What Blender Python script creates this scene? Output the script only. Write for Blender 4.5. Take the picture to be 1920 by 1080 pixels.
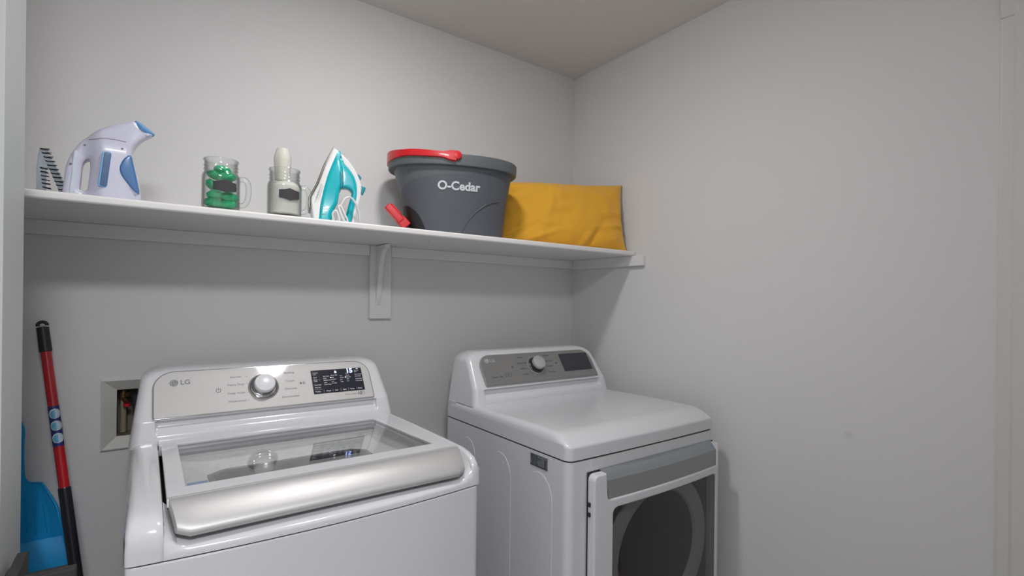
import bpy, bmesh, math, random
from mathutils import Vector, Matrix, noise
random.seed(7)
PI = math.pi
C = bpy.context.scene.collection
for o in list(bpy.data.objects): bpy.data.objects.remove(o)

# ---------------------------------------------------------------- camera, world, exposure
H = 1.34                      # eye height; heights below are given relative to the eye and lifted by H
scn = bpy.context.scene
cd = bpy.data.cameras.new('camera'); cam = bpy.data.objects.new('camera', cd); C.objects.link(cam)
cam.location = (0, 0, H)
YAW, ROLL = math.radians(36.04), -0.0115
fwd = Vector((math.sin(YAW), math.cos(YAW), 0)); rt = Vector((math.cos(YAW), -math.sin(YAW), 0)); up = Vector((0, 0, 1))
r2 = rt*math.cos(ROLL) - up*math.sin(ROLL); u2 = rt*math.sin(ROLL) + up*math.cos(ROLL)
M = Matrix((r2, u2, -fwd)).transposed().to_4x4(); M.translation = cam.location
cam.matrix_world = M
cd.sensor_fit = 'HORIZONTAL'; cd.sensor_width = 36; cd.lens = 36*943.5/1920
cd.shift_y = (567-540)/1920
cd.clip_start = 0.02; cd.clip_end = 50
scn.camera = cam
w = bpy.data.worlds.new('world'); scn.world = w; w.use_nodes = True
WORLD = w.node_tree.nodes['Background']
WORLD.inputs[0].default_value = (0.93, 0.97, 1.0, 1); WORLD.inputs[1].default_value = 0.8
LAMP_POS = (0.58, 1.02); LAMP_R = 0.070; LAMP_E = 186.0
FILL_POS = (-0.10, -0.55); FILL_R = 0.24; FILL_E = 62.0
vs = scn.view_settings
vs.view_transform = 'Standard'; vs.look = 'None'; vs.gamma = 1; vs.use_curve_mapping = False; vs.exposure = -0.06

# ---------------------------------------------------------------- materials
def lin(c):
    return tuple(((x/255)/12.92 if x/255 <= .04045 else ((x/255+.055)/1.055)**2.4) for x in c)
def mat(name, rgb, rough=.5, metal=0., bump=0., scale=60., var=.03, coat=0., sheen=0., spec=None, aniso=0.):
    m = bpy.data.materials.new(name); m.use_nodes = True
    nt = m.node_tree; b = nt.nodes['Principled BSDF']
    c = lin(rgb)
    tc = nt.nodes.new('ShaderNodeTexCoord'); nz = nt.nodes.new('ShaderNodeTexNoise')
    nz.inputs['Scale'].default_value = scale; nz.inputs['Detail'].default_value = 3
    nt.links.new(tc.outputs['Object'], nz.inputs['Vector'])
    mx = nt.nodes.new('ShaderNodeMix'); mx.data_type = 'RGBA'
    mx.inputs[6].default_value = (*[max(0, x*(1-var)) for x in c], 1); mx.inputs[7].default_value = (*[min(1, x*(1+var)) for x in c], 1)
    nt.links.new(nz.outputs['Fac'], mx.inputs[0]); nt.links.new(mx.outputs[2], b.inputs['Base Color'])
    b.inputs['Roughness'].default_value = rough; b.inputs['Metallic'].default_value = metal
    b.inputs['Coat Weight'].default_value = coat; b.inputs['Coat Roughness'].default_value = .05
    b.inputs['Sheen Weight'].default_value = sheen
    b.inputs['Anisotropic'].default_value = aniso
    if spec is not None: b.inputs['Specular IOR Level'].default_value = spec
    if bump:
        bp = nt.nodes.new('ShaderNodeBump'); bp.inputs['Strength'].default_value = bump; bp.inputs['Distance'].default_value = .002
        nt.links.new(nz.outputs['Fac'], bp.inputs['Height']); nt.links.new(bp.outputs['Normal'], b.inputs['Normal'])
    return m
def glass(name, tint, refl=1.0, rough=.0, ior=1.5, opac=0., body=(1, 1, 1), edge=0.):
    """thin architectural glass: clear pane with a Fresnel reflection; opac mixes in a diffuse body"""
    m = bpy.data.materials.new(name); m.use_nodes = True; nt = m.node_tree
    for n in list(nt.nodes):
        if n.type == 'BSDF_PRINCIPLED': nt.nodes.remove(n)
    out = [n for n in nt.nodes if n.type == 'OUTPUT_MATERIAL'][0]
    tr = nt.nodes.new('ShaderNodeBsdfTransparent'); tr.inputs[0].default_value = (*tint, 1)
    gl = nt.nodes.new('ShaderNodeBsdfGlossy'); gl.inputs['Roughness'].default_value = rough; gl.inputs[0].default_value = (refl, refl, refl, 1)
    lw = nt.nodes.new('ShaderNodeLayerWeight'); lw.inputs['Blend'].default_value = .5
    pw_ = nt.nodes.new('ShaderNodeMath'); pw_.operation = 'POWER'; pw_.inputs[1].default_value = 5
    f0 = ((ior-1)/(ior+1))**2
    fr = nt.nodes.new('ShaderNodeMath'); fr.operation = 'MULTIPLY_ADD'; fr.inputs[1].default_value = 1-f0; fr.inputs[2].default_value = f0; fr.use_clamp = True
    nt.links.new(lw.outputs['Facing'], pw_.inputs[0]); nt.links.new(pw_.outputs[0], fr.inputs[0])
    base = tr
    if opac:
        df = nt.nodes.new('ShaderNodeBsdfDiffuse'); df.inputs[0].default_value = (*body, 1)
        nz = nt.nodes.new('ShaderNodeTexNoise'); nz.inputs['Scale'].default_value = 40
        mm = nt.nodes.new('ShaderNodeMath'); mm.operation = 'MULTIPLY_ADD'; mm.inputs[1].default_value = .15; mm.inputs[2].default_value = opac-.07
        nt.links.new(nz.outputs['Fac'], mm.inputs[0])
        m0 = nt.nodes.new('ShaderNodeMixShader'); nt.links.new(mm.outputs[0], m0.inputs[0])
        nt.links.new(tr.outputs[0], m0.inputs[1]); nt.links.new(df.outputs[0], m0.inputs[2]); base = m0
    mx = nt.nodes.new('ShaderNodeMixShader'); nt.links.new(fr.outputs[0], mx.inputs[0])
    if edge:                                     # longer path through the wall at grazing angles: absorbs more
        pe = nt.nodes.new('ShaderNodeMath'); pe.operation = 'POWER'; pe.inputs[1].default_value = 2.1; nt.links.new(lw.outputs['Facing'], pe.inputs[0])
        me_ = nt.nodes.new('ShaderNodeMix'); me_.data_type = 'RGBA'; me_.inputs[6].default_value = (*tint, 1); me_.inputs[7].default_value = (*[t_*edge for t_ in tint], 1)
        nt.links.new(pe.outputs[0], me_.inputs[0]); nt.links.new(me_.outputs[2], tr.inputs[0])
    nt.links.new(base.outputs[0], mx.inputs[1]); nt.links.new(gl.outputs[0], mx.inputs[2])
    nt.links.new(mx.outputs[0], out.inputs['Surface'])
    return m
def emis(name, rgb, s):
    m = bpy.data.materials.new(name); m.use_nodes = True; b = m.node_tree.nodes['Principled BSDF']
    b.inputs['Base Color'].default_value = (*lin(rgb), 1); b.inputs['Emission Color'].default_value = (*lin(rgb), 1); b.inputs['Emission Strength'].default_value = s
    return m
MT = {
 'wall': mat('wall_paint', (223, 223, 223), .75, bump=.12, scale=160, var=.012),
 'ceil': mat('ceiling_paint', (226, 221, 216), .9, bump=.1, scale=120, var=.012),
 'trim': mat('trim_paint', (216, 215, 212), .45, var=.01),
 'trim_l': mat('grey_trim_paint', (190, 194, 194), .5, var=.01),
 'shelf': mat('shelf_paint', (232, 231, 230), .42, bump=.05, scale=40, var=.015),
 'floor': mat('floor_vinyl', (160, 158, 156), .5, bump=.1, scale=8, var=.12),
 'enamel': mat('white_enamel', (212, 213, 217), .16, var=.008, coat=.6),
 'enamel_d': mat('white_painted_steel', (212, 214, 218), .25, var=.008, coat=.3),
 'side': mat('painted_side_steel', (196, 201, 206), .35, var=.01),
 'silver': mat('brushed_silver', (192, 192, 192), .47, .55, var=.02, scale=200, aniso=.3),
 'panel_w': mat('pale_silver_panel', (188, 187, 186), .5, .15, var=.01, coat=.5),
 'panel_d': mat('grey_graphite_panel', (140, 140, 139), .42, .45, var=.01),
 'chrome': mat('chrome', (210, 210, 212), .12, 1.),
 'knobw': mat('white_knob', (226, 228, 232), .2, coat=.5, var=.005),
 'knobside': mat('dark_knob_grip', (70, 70, 72), .3, .5),  # plain dark grey for the dryer dial grip and screws
 'gap': mat('dark_gasket', (45, 46, 48), .7),
 'screen': mat('dark_screen', (38, 42, 52), .12, coat=.3, var=.02),
 'inkg': mat('grey_print', (128, 128, 130), .6), 'inkd': mat('dark_print', (70, 70, 74), .6), 'inkw': mat('white_print', (205, 208, 214), .5),
 'inkl': mat('pale_print', (172, 174, 176), .5),
 'led': emis('lit_white_segments', (205, 212, 230), 1.1), 'ledb': emis('lit_blue_segments', (165, 180, 255), 3.0), 'ledy': emis('lit_amber_text', (170, 165, 110), .5),
 'lidglass': glass('lid_glass', (.95, .955, .955), 1, ior=1.62),
 'doorglass': glass('smoked_door_glass', (.42, .42, .425), 1, ior=1.8),
 'drum': mat('steel_drum', (120, 116, 114), .4, .7, var=.05, scale=90),
 'tubw': mat('white_tub_plastic', (228, 230, 230), .35),
 'blue_sticker': mat('blue_sticker', (70, 130, 185), .5), 'yellow_sticker': mat('yellow_sticker', (235, 215, 60), .5),
 'darkp': mat('dark_drum_opening', (48, 46, 46), .5), 'ringg': mat('grey_ring_plastic', (150, 148, 146), .4),
 'label_grey': mat('grey_sticker', (108, 112, 120), .45, var=.25, scale=300),
 'stainless': mat('stainless_rail', (160, 168, 174), .25, .8, scale=150),
 'plate': mat('grey_metal_plate', (158, 158, 158), .45, .45),
 'bucket': mat('charcoal_plastic', (82, 86, 94), .5, bump=.08, scale=220, var=.03),
 'rimp': mat('grey_rim_plastic', (92, 98, 101), .42, bump=.04, scale=200),
 'red': mat('red_plastic', (205, 28, 38), .3, coat=.3), 'redpole': mat('red_painted_pole', (178, 22, 34), .33, coat=.3),
 'black': mat('black_plastic', (34, 34, 36), .45), 'blackpole': mat('black_pole', (30, 31, 38), .35, coat=.3),
 'yellow': mat('mustard_fabric', (232, 172, 44), .85, bump=.25, scale=420, var=.05, sheen=.3),
 'brown': mat('brown_zip_tape', (120, 72, 40), .8),
 'teal': mat('teal_plastic', (0, 178, 190), .25, coat=.4), 'teal_d': mat('dark_teal_plastic', (0, 132, 150), .3, coat=.3),
 'whitep': mat('white_plastic', (225, 226, 226), .35), 'steel': mat('sole_steel', (120, 116, 112), .3, .9),
 'lav': mat('lavender_white_plastic', (202, 203, 222), .3, coat=.2), 'lav2': mat('pale_blue_white_plastic', (200, 210, 224), .3),
 'blue_t': mat('blue_tank_plastic', (74, 122, 178), .15, coat=.6, var=.1, scale=25), 'blue_d': mat('deep_blue_window', (58, 92, 136), .2, coat=.4),
 'blue_n': mat('sky_blue_plastic', (98, 160, 214), .35),
 'jar': glass('jar_glass', (.968, .978, .972), 1, ior=1.6, edge=.22), 'green': mat('green_pod_film', (0, 184, 122), .12, coat=.7, var=.25, scale=30),
 'chalk': mat('chalkboard_label', (60, 58, 62), .7), 'powder': mat('white_powder', (242, 240, 232), .9, bump=.5, scale=250),
 'frost': glass('frosted_plastic', (.95, .95, .9), .5, rough=.4, ior=1.35, opac=.55, body=(.90, .88, .82)),
 'brushp': glass('clear_blue_plastic', (.82, .88, .94), .8, rough=.1, ior=1.4, opac=.42, body=(.70, .77, .83)),
 'bristle': mat('black_bristle', (32, 32, 36), .6),
 'dustblue': mat('bright_blue_plastic', (0, 162, 232), .5, var=.02), 'dustblue_d': mat('blue_plastic_ridge', (20, 158, 222), .45),
 'wood': mat('dark_stained_frame', (50, 48, 48), .4, var=.15, scale=30),
 'stk_blue': mat('navy_sticker', (36, 44, 110), .4), 'stk_pale': mat('pale_picture', (190, 208, 218), .4, var=.25, scale=160), 'stk_cyan': mat('cyan_picture', (92, 170, 205), .4, var=.2, scale=140),
 'boxp': mat('outlet_box_plastic', (212, 212, 208), .35, var=.015), 'pipe': mat('beige_pipe', (150, 140, 122), .5), 'brass': mat('brass_valve', (120, 96, 60), .35, .7), 'rubber': mat('black_rubber_hose', (30, 30, 30), .6),
 'cloth_d': mat('dark_cloth', (62, 44, 42), .9, bump=.4, scale=60, var=.6), 'cloth_r': mat('red_cloth', (130, 40, 38), .9, bump=.4, scale=80, var=.3),
 'cavity': mat('box_back', (120, 112, 100), .7), 'lens': emis('lamp_diffuser', (253, 250, 249), LAMP_E), 'lens_fill': emis('fill_lamp_diffuser', (251, 250, 252), FILL_E),
}

# ---------------------------------------------------------------- object helpers
ORG = {}
def obj(name, bm, material, parent=None, angle=38, bev=None):
    """links a bmesh given in eye-relative coordinates as ONE mesh object"""
    bmesh.ops.recalc_face_normals(bm, faces=bm.faces) if bm.faces else None
    for v in bm.verts: v.co.z += H
    me = bpy.data.meshes.new(name); 
    if parent is None:
        xs = [v.co.x for v in bm.verts]; ys = [v.co.y for v in bm.verts]; zs = [v.co.z for v in bm.verts]
        org = Vector(((min(xs)+max(xs))/2, (min(ys)+max(ys))/2, min(zs)))
    else: org = ORG[parent.name]
    for v in bm.verts: v.co -= org
    bm.to_mesh(me); bm.free()
    for p in me.polygons: p.use_smooth = True
    me.set_sharp_from_angle(angle=math.radians(angle))
    me.materials.append(MT[material])
    o = bpy.data.objects.new(name, me); C.objects.link(o)
    if angle <= 60:
        wn = o.modifiers.new('weighted normals', 'WEIGHTED_NORMAL'); wn.keep_sharp = True; wn.weight = 80
    if parent is None: o.location = org
    else: o.parent = parent
    ORG[o.name] = org.copy()
    return o
def tag(o, label=None, cat=None, group=None, kind=None):
    if label: o['label'] = label
    if cat: o['category'] = cat
    if group: o['group'] = group
    if kind: o['kind'] = kind
    return o
def thing(name, label, cat, loc, group=None):
    o = bpy.data.objects.new(name, None); C.objects.link(o); o.empty_display_size = .05
    o.location = (loc[0], loc[1], loc[2]+H); ORG[o.name] = Vector(o.location)
    return tag(o, label, cat, group)
def struct(name, bm, m, **k): return tag(obj(name, bm, m, **k), kind='structure')

# ---------------------------------------------------------------- mesh helpers
def bx(bm, x0, x1, y0, y1, z0, z1, bev=0., seg=3):
    t = bmesh.new(); bmesh.ops.create_cube(t, size=1)
    for v in t.verts: v.co = Vector((x0+(v.co.x+.5)*(x1-x0), y0+(v.co.y+.5)*(y1-y0), z0+(v.co.z+.5)*(z1-z0)))
    if bev: bmesh.ops.bevel(t, geom=list(t.edges), offset=bev, segments=seg, profile=.5, affect='EDGES')
    merge(bm, t); return bm
def box(*a, **k): return bx(bmesh.new(), *a, **k)
def merge(bm, t, mx=None):
    if mx is not None: bmesh.ops.transform(t, matrix=mx, verts=t.verts)
    me = bpy.data.meshes.new('t'); t.to_mesh(me); t.free(); bm.from_mesh(me); bpy.data.meshes.remove(me); return bm
def quad(bm, pts):
    bm.faces.new([bm.verts.new(p) for p in pts])
def rings(bm, rs, closed=True, cap0=True, cap1=True):
    """skin a list of equal-length point rings"""
    vs_ = [[bm.verts.new(p) for p in r] for r in rs]; n = len(rs[0])
    for a, b in zip(vs_, vs_[1:]):
        for i in range(n if closed else n-1):
            j = (i+1) % n; bm.faces.new((a[i], a[j], b[j], b[i]))
    if cap0: bm.faces.new(vs_[0][::-1])
    if cap1: bm.faces.new(vs_[-1])
    return bm
def lathe(bm, prof, n=48, c=(0, 0, 0), cap=False):
    rs = [[(c[0]+r*math.cos(2*PI*i/n), c[1]+r*math.sin(2*PI*i/n), c[2]+z) for i in range(n)] for r, z in prof]
    return rings(bm, rs, cap0=cap, cap1=cap)
def tube(bm, pts, r, n=12, flat=1.0):
    pts = [Vector(p) for p in pts]; rs = []; prev = None
    for i, p in enumerate(pts):
        d = (pts[min(i+1, len(pts)-1)]-pts[max(i-1, 0)]).normalized()
        a = d.cross(Vector((0, 0, 1))) if abs(d.z) < .95 else d.cross(Vector((0, 1, 0)))
        if prev is not None: a = prev - d*prev.dot(d)
        a.normalize(); prev = a; b = d.cross(a); rr = r[i] if isinstance(r, (list, tuple)) else r
        rs.append([p+a*rr*math.cos(2*PI*k/n)+b*rr*flat*math.sin(2*PI*k/n) for k in range(n)])
    return rings(bm, rs)
def smooth(pts, n=6, closed=False):
    """Catmull-Rom through points"""
    P = [Vector(p) for p in pts]; N = len(P); out = []
    for i in range(N if closed else N-1):
        g = (lambda k: P[k % N]) if closed else (lambda k: P[max(0, min(N-1, k))])
        p0, p1, p2, p3 = g(i-1), g(i), g(i+1), g(i+2)
        for s in range(n):
            t = s/n; out.append(.5*((2*p1)+(p2-p0)*t+(2*p0-5*p1+4*p2-p3)*t*t+(3*p1-p0-3*p2+p3)*t**3))
    if not closed: out.append(P[-1])
    return out
def rrect(x0, x1, y0, y1, r, n=8):
    """rounded rectangle outline, r = (bl, br, tr, tl) or one value"""
    if not isinstance(r, (tuple, list)): r = (r,)*4
    out = []
    for (cx, cy, rr, a0) in ((x0+r[0], y0+r[0], r[0], PI), (x1-r[1], y0+r[1], r[1], 1.5*PI), (x1-r[2], y1-r[2], r[2], 0), (x0+r[3], y1-r[3], r[3], .5*PI)):
        if rr <= 0: out.append((cx, cy)); continue
        for i in range(n+1): a = a0+.5*PI*i/n; out.append((cx+rr*math.cos(a), cy+rr*math.sin(a)))
    return out
def shape2d(outlines, half, bev=0., res=3):
    """filled outlines (first outer, rest holes) extruded +-half along local z with a rounded edge -> bmesh"""
    cu = bpy.data.curves.new('s', 'CURVE'); cu.dimensions = '2D'; cu.fill_mode = 'BOTH'
    cu.extrude = max(half-bev, 0); cu.bevel_depth = bev; cu.bevel_resolution = res; cu.offset = -bev
    for ol in outlines:
        sp = cu.splines.new('POLY'); sp.points.add(len(ol)-1); sp.use_cyclic_u = True
        for q, p in zip(sp.points, ol): q.co = (p[0], p[1], 0, 1)
    o = bpy.data.objects.new('s', cu); C.objects.link(o)
    dg = bpy.context.evaluated_depsgraph_get(); dg.update()
    me = bpy.data.meshes.new_from_object(o.evaluated_get(dg)); bm = bmesh.new(); bm.from_mesh(me)
    bpy.data.objects.remove(o); bpy.data.curves.remove(cu); bpy.data.meshes.remove(me)
    bmesh.ops.remove_doubles(bm, verts=bm.verts, dist=1e-5)
    return bm
def plane_mx(o, ex, ey):
    ex = Vector(ex).normalized(); ey = Vector(ey).normalized(); n = ex.cross(ey)
    m = Matrix((ex, ey, n)).transposed().to_4x4(); m.translation = Vector(o); return m
def XZ(y): return plane_mx((0, y, 0), (1, 0, 0), (0, 0, 1))      # local x,y -> world x,z ; local z -> -y
def text(bm, s, size, mx, x=0, y=0, align='LEFT', weight=0., th=.0002):
    cu = bpy.data.curves.new('t', 'FONT'); cu.body = s; cu.size = size; cu.align_x = align; cu.align_y = 'CENTER'; cu.offset = weight; cu.extrude = th; cu.resolution_u = 5
    o = bpy.data.objects.new('t', cu); C.objects.link(o)
    dg = bpy.context.evaluated_depsgraph_get(); dg.update()
    me = bpy.data.meshes.new_from_object(o.evaluated_get(dg)); t = bmesh.new(); t.from_mesh(me)
    bpy.data.objects.remove(o); bpy.data.curves.remove(cu); bpy.data.meshes.remove(me)
    return merge(bm, t, mx @ Matrix.Translation((x, y, 0)))
def ring2d(bm, mx, x, y, r0, r1, n=32, a0=0., a1=2*PI, th=.0003):
    o = [(x+r1*math.cos(a0+(a1-a0)*i/n), y+r1*math.sin(a0+(a1-a0)*i/n)) for i in range(n+1)]
    i_ = [(x+r0*math.cos(a0+(a1-a0)*i/n), y+r0*math.sin(a0+(a1-a0)*i/n)) for i in range(n+1)]
    t = bmesh.new()
    for k in range(n): quad(t, [(*o[k], th), (*o[k+1], th), (*i_[k+1], th), (*i_[k], th)])
    return merge(bm, t, mx)
def rect2d(bm, mx, x0, x1, y0, y1, th=.0003):
    t = bmesh.new(); quad(t, [(x0, y0, th), (x1, y0, th), (x1, y1, th), (x0, y1, th)]); return merge(bm, t, mx)
def poly2d(bm, mx, pts, th=.0003):
    t = bmesh.new(); quad(t, [(p[0], p[1], th) for p in pts]); return merge(bm, t, mx)

# ================================================================ the setting
D, W, CEIL, FLOOR = 1.87, 1.735, 1.124, -H
YB = -2.0                                     # the open side of the room behind the camera
XL, YE = -0.19, 1.33                           # left wall face and where it ends at the alcove
XA = -0.62                                     # far side of the alcove
XR = -1.45                                     # far left side of the room the camera stands in
bm = bmesh.new(); bx(bm, XR-.1, W+.1, YB, D+.2, FLOOR-.08, FLOOR); struct('floor', bm, 'floor')
bm = bmesh.new(); bx(bm, XR-.1, W+.1, YB, D+.2, CEIL, CEIL+.08); struct('ceiling', bm, 'ceil')
OB = (-.088, .11, -.43, -.252)                 # opening for the outlet box (x0, x1, z0, z1)
bm = bmesh.new()
for (a, b, c, d) in ((XA-.1, OB[0], FLOOR, CEIL), (OB[1], W+.1, FLOOR, CEIL), (OB[0], OB[1], FLOOR, OB[2]), (OB[0], OB[1], OB[3], CEIL)):
    bx(bm, a, b, D, D+.12, c, d)
struct('wall_back', bm, 'wall')
DO0, DO1 = -.20, .20                            # doorway in the right wall, mostly behind the camera
bm = bmesh.new()
bx(bm, W, W+.1, DO1, D+.12, FLOOR, CEIL); bx(bm, W, W+.1, DO0, DO1, .72, CEIL); bx(bm, W, W+.1, YB, DO0, FLOOR, CEIL)
struct('wall_right', bm, 'wall')
# small smudge on the right wall, as a stain in the paint
nt = MT['wall'].node_tree
bm = box(XR-.1, XL-.012, YE-.168, YE-.002, FLOOR, CEIL); struct('wall_front', bm, 'wall')
bm = box(XL-.012, XL, YE-.170, YE, FLOOR, CEIL, bev=.002, seg=2); struct('trim_2', bm, 'trim_l')
bm = box(XA-.1, XA, YE, D+.1, FLOOR, CEIL); struct('wall_alcove', bm, 'wall')
bm = box(XR-.1, XR, YB, YE-.168, FLOOR, CEIL); struct('wall_left', bm, 'wall')
bm = box(.19, W, -.37, -.25, FLOOR, CEIL); struct('light_block_wall', bm, 'wall')  # unseen wall added to keep the fill lamp off the right wall
# door casing on the right wall: stepped moulding, and a closed slab door
bm = bmesh.new()
prof = [(0, .303), (.012, .303), (.016, .297), (.016, .279), (.022, .272), (.022, .232), (.017, .222), (.017, .205), (0, .205)]
rings(bm, [[(W-a, b, z) for a, b in prof] for z in (FLOOR, .80)])
bx(bm, W-.02, W, DO0, DO1+.103, .72, .80, bev=.004)
bx(bm, W-.02, W, DO0-.045, DO0, FLOOR, .80, bev=.004)
struct('trim_1', bm, 'trim')
bm = box(W+.03, W+.07, DO0+.004, DO1-.004, FLOOR+.005, .716); d1 = struct('door_1', bm, 'trim')
bm = bmesh.new(); lathe(bm, [(.0, 0), (.026, 0), (.03, .012), (.024, .03), (.0, .034)], 24); bmesh.ops.transform(bm, matrix=plane_mx((W+.028, DO0+.07, -.40), (0, 1, 0), (0, 0, 1)), verts=bm.verts)
obj('door_knob', bm, 'chrome', d1)

# ceiling lamp: slim disc downlight
def downlight(label, pos, r, lens):
    lp = thing('ceiling_light', label, 'ceiling light', (pos[0], pos[1], CEIL-.03), 'round ceiling downlights')
    bm = bmesh.new(); lathe(bm, [(r, -.022), (r+.008, -.03), (r+.022, -.022), (r+.028, 0)], 48, (*pos, CEIL)); obj('trim_ring', bm, 'whitep', lp)
    bm = bmesh.new(); lathe(bm, [(r*math.cos(PI/2*i/8), -.022-.022*math.sin(PI/2*i/8)) for i in range(8)]+[(0, -.044)], 48, (*pos, CEIL))
    obj('diffuser', bm, lens, lp)
downlight('small round white downlight on the ceiling above the washer', LAMP_POS, LAMP_R, 'lens')
downlight('added unseen fill lamp, a larger round white disc on the ceiling near the rear opening of the room', FILL_POS, FILL_R, 'lens_fill')  # unseen lamp added as fill for the wall under the shelf

# ================================================================ shelf
SH, ST = .230, .020                             # shelf top, thickness
SY = 1.465
s = thing('wall_shelf', 'long white painted wooden shelf on wall cleats above the washer and dryer', 'shelf', (.55, 1.67, -.07))
obj('shelf_board', box(XA+.001, W-.001, SY, D-.001, SH-ST, SH, bev=.006, seg=3), 'shelf', s)
obj('wall_cleat', box(XA+.001, .682, D-.019, D-.001, .170, SH-ST, bev=.002, seg=2), 'shelf', s)
obj('wall_cleat', box(.768, W-.001, D-.019, D-.001, .170, SH-ST, bev=.002, seg=2), 'shelf', s)
obj('end_cleat', box(W-.020, W-.001, 1.412, D-.0195, .165, SH-ST, bev=.002, seg=2), 'shelf', s)
bk = obj('bracket_plate', box(.683, .767, D-.021, D-.001, -.068, SH-ST, bev=.0025, seg=2), 'shelf', s)
g = [(1.849, .208), (1.755, .208), (1.755, .196), (1.785, .185), (1.808, .15), (1.822, .09), (1.836, .02), (1.8485, -.018)]
g = [g[0], g[1], g[2]] + [tuple(p)[:2] for p in smooth([(a, b, 0) for a, b in g[2:]], 4)][1:]
bm = shape2d([g], .009, .0015, 2); bmesh.ops.transform(bm, matrix=plane_mx((.713, 0, 0), (0, 1, 0), (0, 0, 1)), verts=bm.verts)
obj('gusset', bm, 'shelf', s)
bm = bmesh.new(); lathe(bm, [(0, -.0006), (.0035, -.0006), (.0035, 0)], 16, (.80, 1.60, SH-ST)); obj('screw_head', bm, 'knobside', s)

# ================================================================ washing machine and dryer
def console(bm, xc, yo, zb=-.378, hw=.349, yback=1.765, top=-.187):
    """the raised back console: lofted rings, leaning front, rounded shoulders"""
    def front(z, mid):
        if z >= -.3165: return 1.585+yo+(z+.313)*(.075/.106)
        out = 1.5825+yo-.0145*min(1, (-.3165-z)/.055)
        if not mid: return out
        pts_ = [(-.3165, 1.5825), (-.3185, 1.5900), (-.3215, 1.5955), (-.334, 1.5935), (-.341, 1.5880), (-.346, 1.5800), (-.351, 1.5745), (-.358, 1.5715), (-.380, 1.5680)]
        for (z0, y0), (z1, y1) in zip(pts_, pts_[1:]):
            if z <= z0 and z >= z1: return min(y0+(y1-y0)*(z0-z)/(z0-z1), 9)+yo
        return out
    def half(z):
        t = (z-zb)/(-.225-zb)
        if z <= -.225: return hw-.022*max(0, t)
        k = (z+.225)/(top+.225); return hw-.022-.085*(1-math.sqrt(max(0, 1-k*k*.985)))
    zs = [zb, -.365, -.358, -.351, -.346, -.341, -.334, -.328, -.3215, -.3185, -.3165, -.31, -.29, -.26, -.235, -.225, -.217, -.209, -.202, -.197, -.193, -.190, -.188]
    rs = []
    for z in zs:
        h = half(z); inset = 0
        if z > -.202: inset = .018*((z+.202)/.0145)**2
        r = .022; fo = front(z, False)+inset; fm = front(z, True)+inset
        yb_ = yback+(0 if z < -.2 else -.01*(z+.2)/.012)
        ol = []
        for i in range(6): a_ = PI+PI/2*i/5; ol.append((xc-h+r+r*math.cos(a_), fo+r+r*math.sin(a_)))
        mw = min(.2945, h-r-.006)
        ol += [(xc-mw-.004, fo), (xc-mw, fo+(fm-fo)*.15), (xc-mw+.003, fo+(fm-fo)*.85), (xc-mw+.007, fm)]
        ol += [(xc-.12, fm), (xc, fm), (xc+.12, fm)]
        ol += [(xc+mw-.007, fm), (xc+mw-.003, fo+(fm-fo)*.85), (xc+mw, fo+(fm-fo)*.15), (xc+mw+.004, fo)]
        for i in range(6): a_ = 1.5*PI+PI/2*i/5; ol.append((xc+h-r+r*math.cos(a_), fo+r+r*math.sin(a_)))
        ol += [(xc+h, yb_), (xc-h, yb_)]
        rs.append([(p[0], p[1], z) for p in ol])
    return rings(bm, rs)
def panel_mx(xc, yb, zb, yt, zt, off=.0):
    e = Vector((0, yt-yb, zt-zb)).normalized(); n = Vector((1, 0, 0)).cross(e)
    return plane_mx(Vector((xc, yb, zb))+n*off, (1, 0, 0), e)
def moved(bm, mx): bmesh.ops.transform(bm, matrix=mx, verts=bm.verts); return bm
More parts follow.
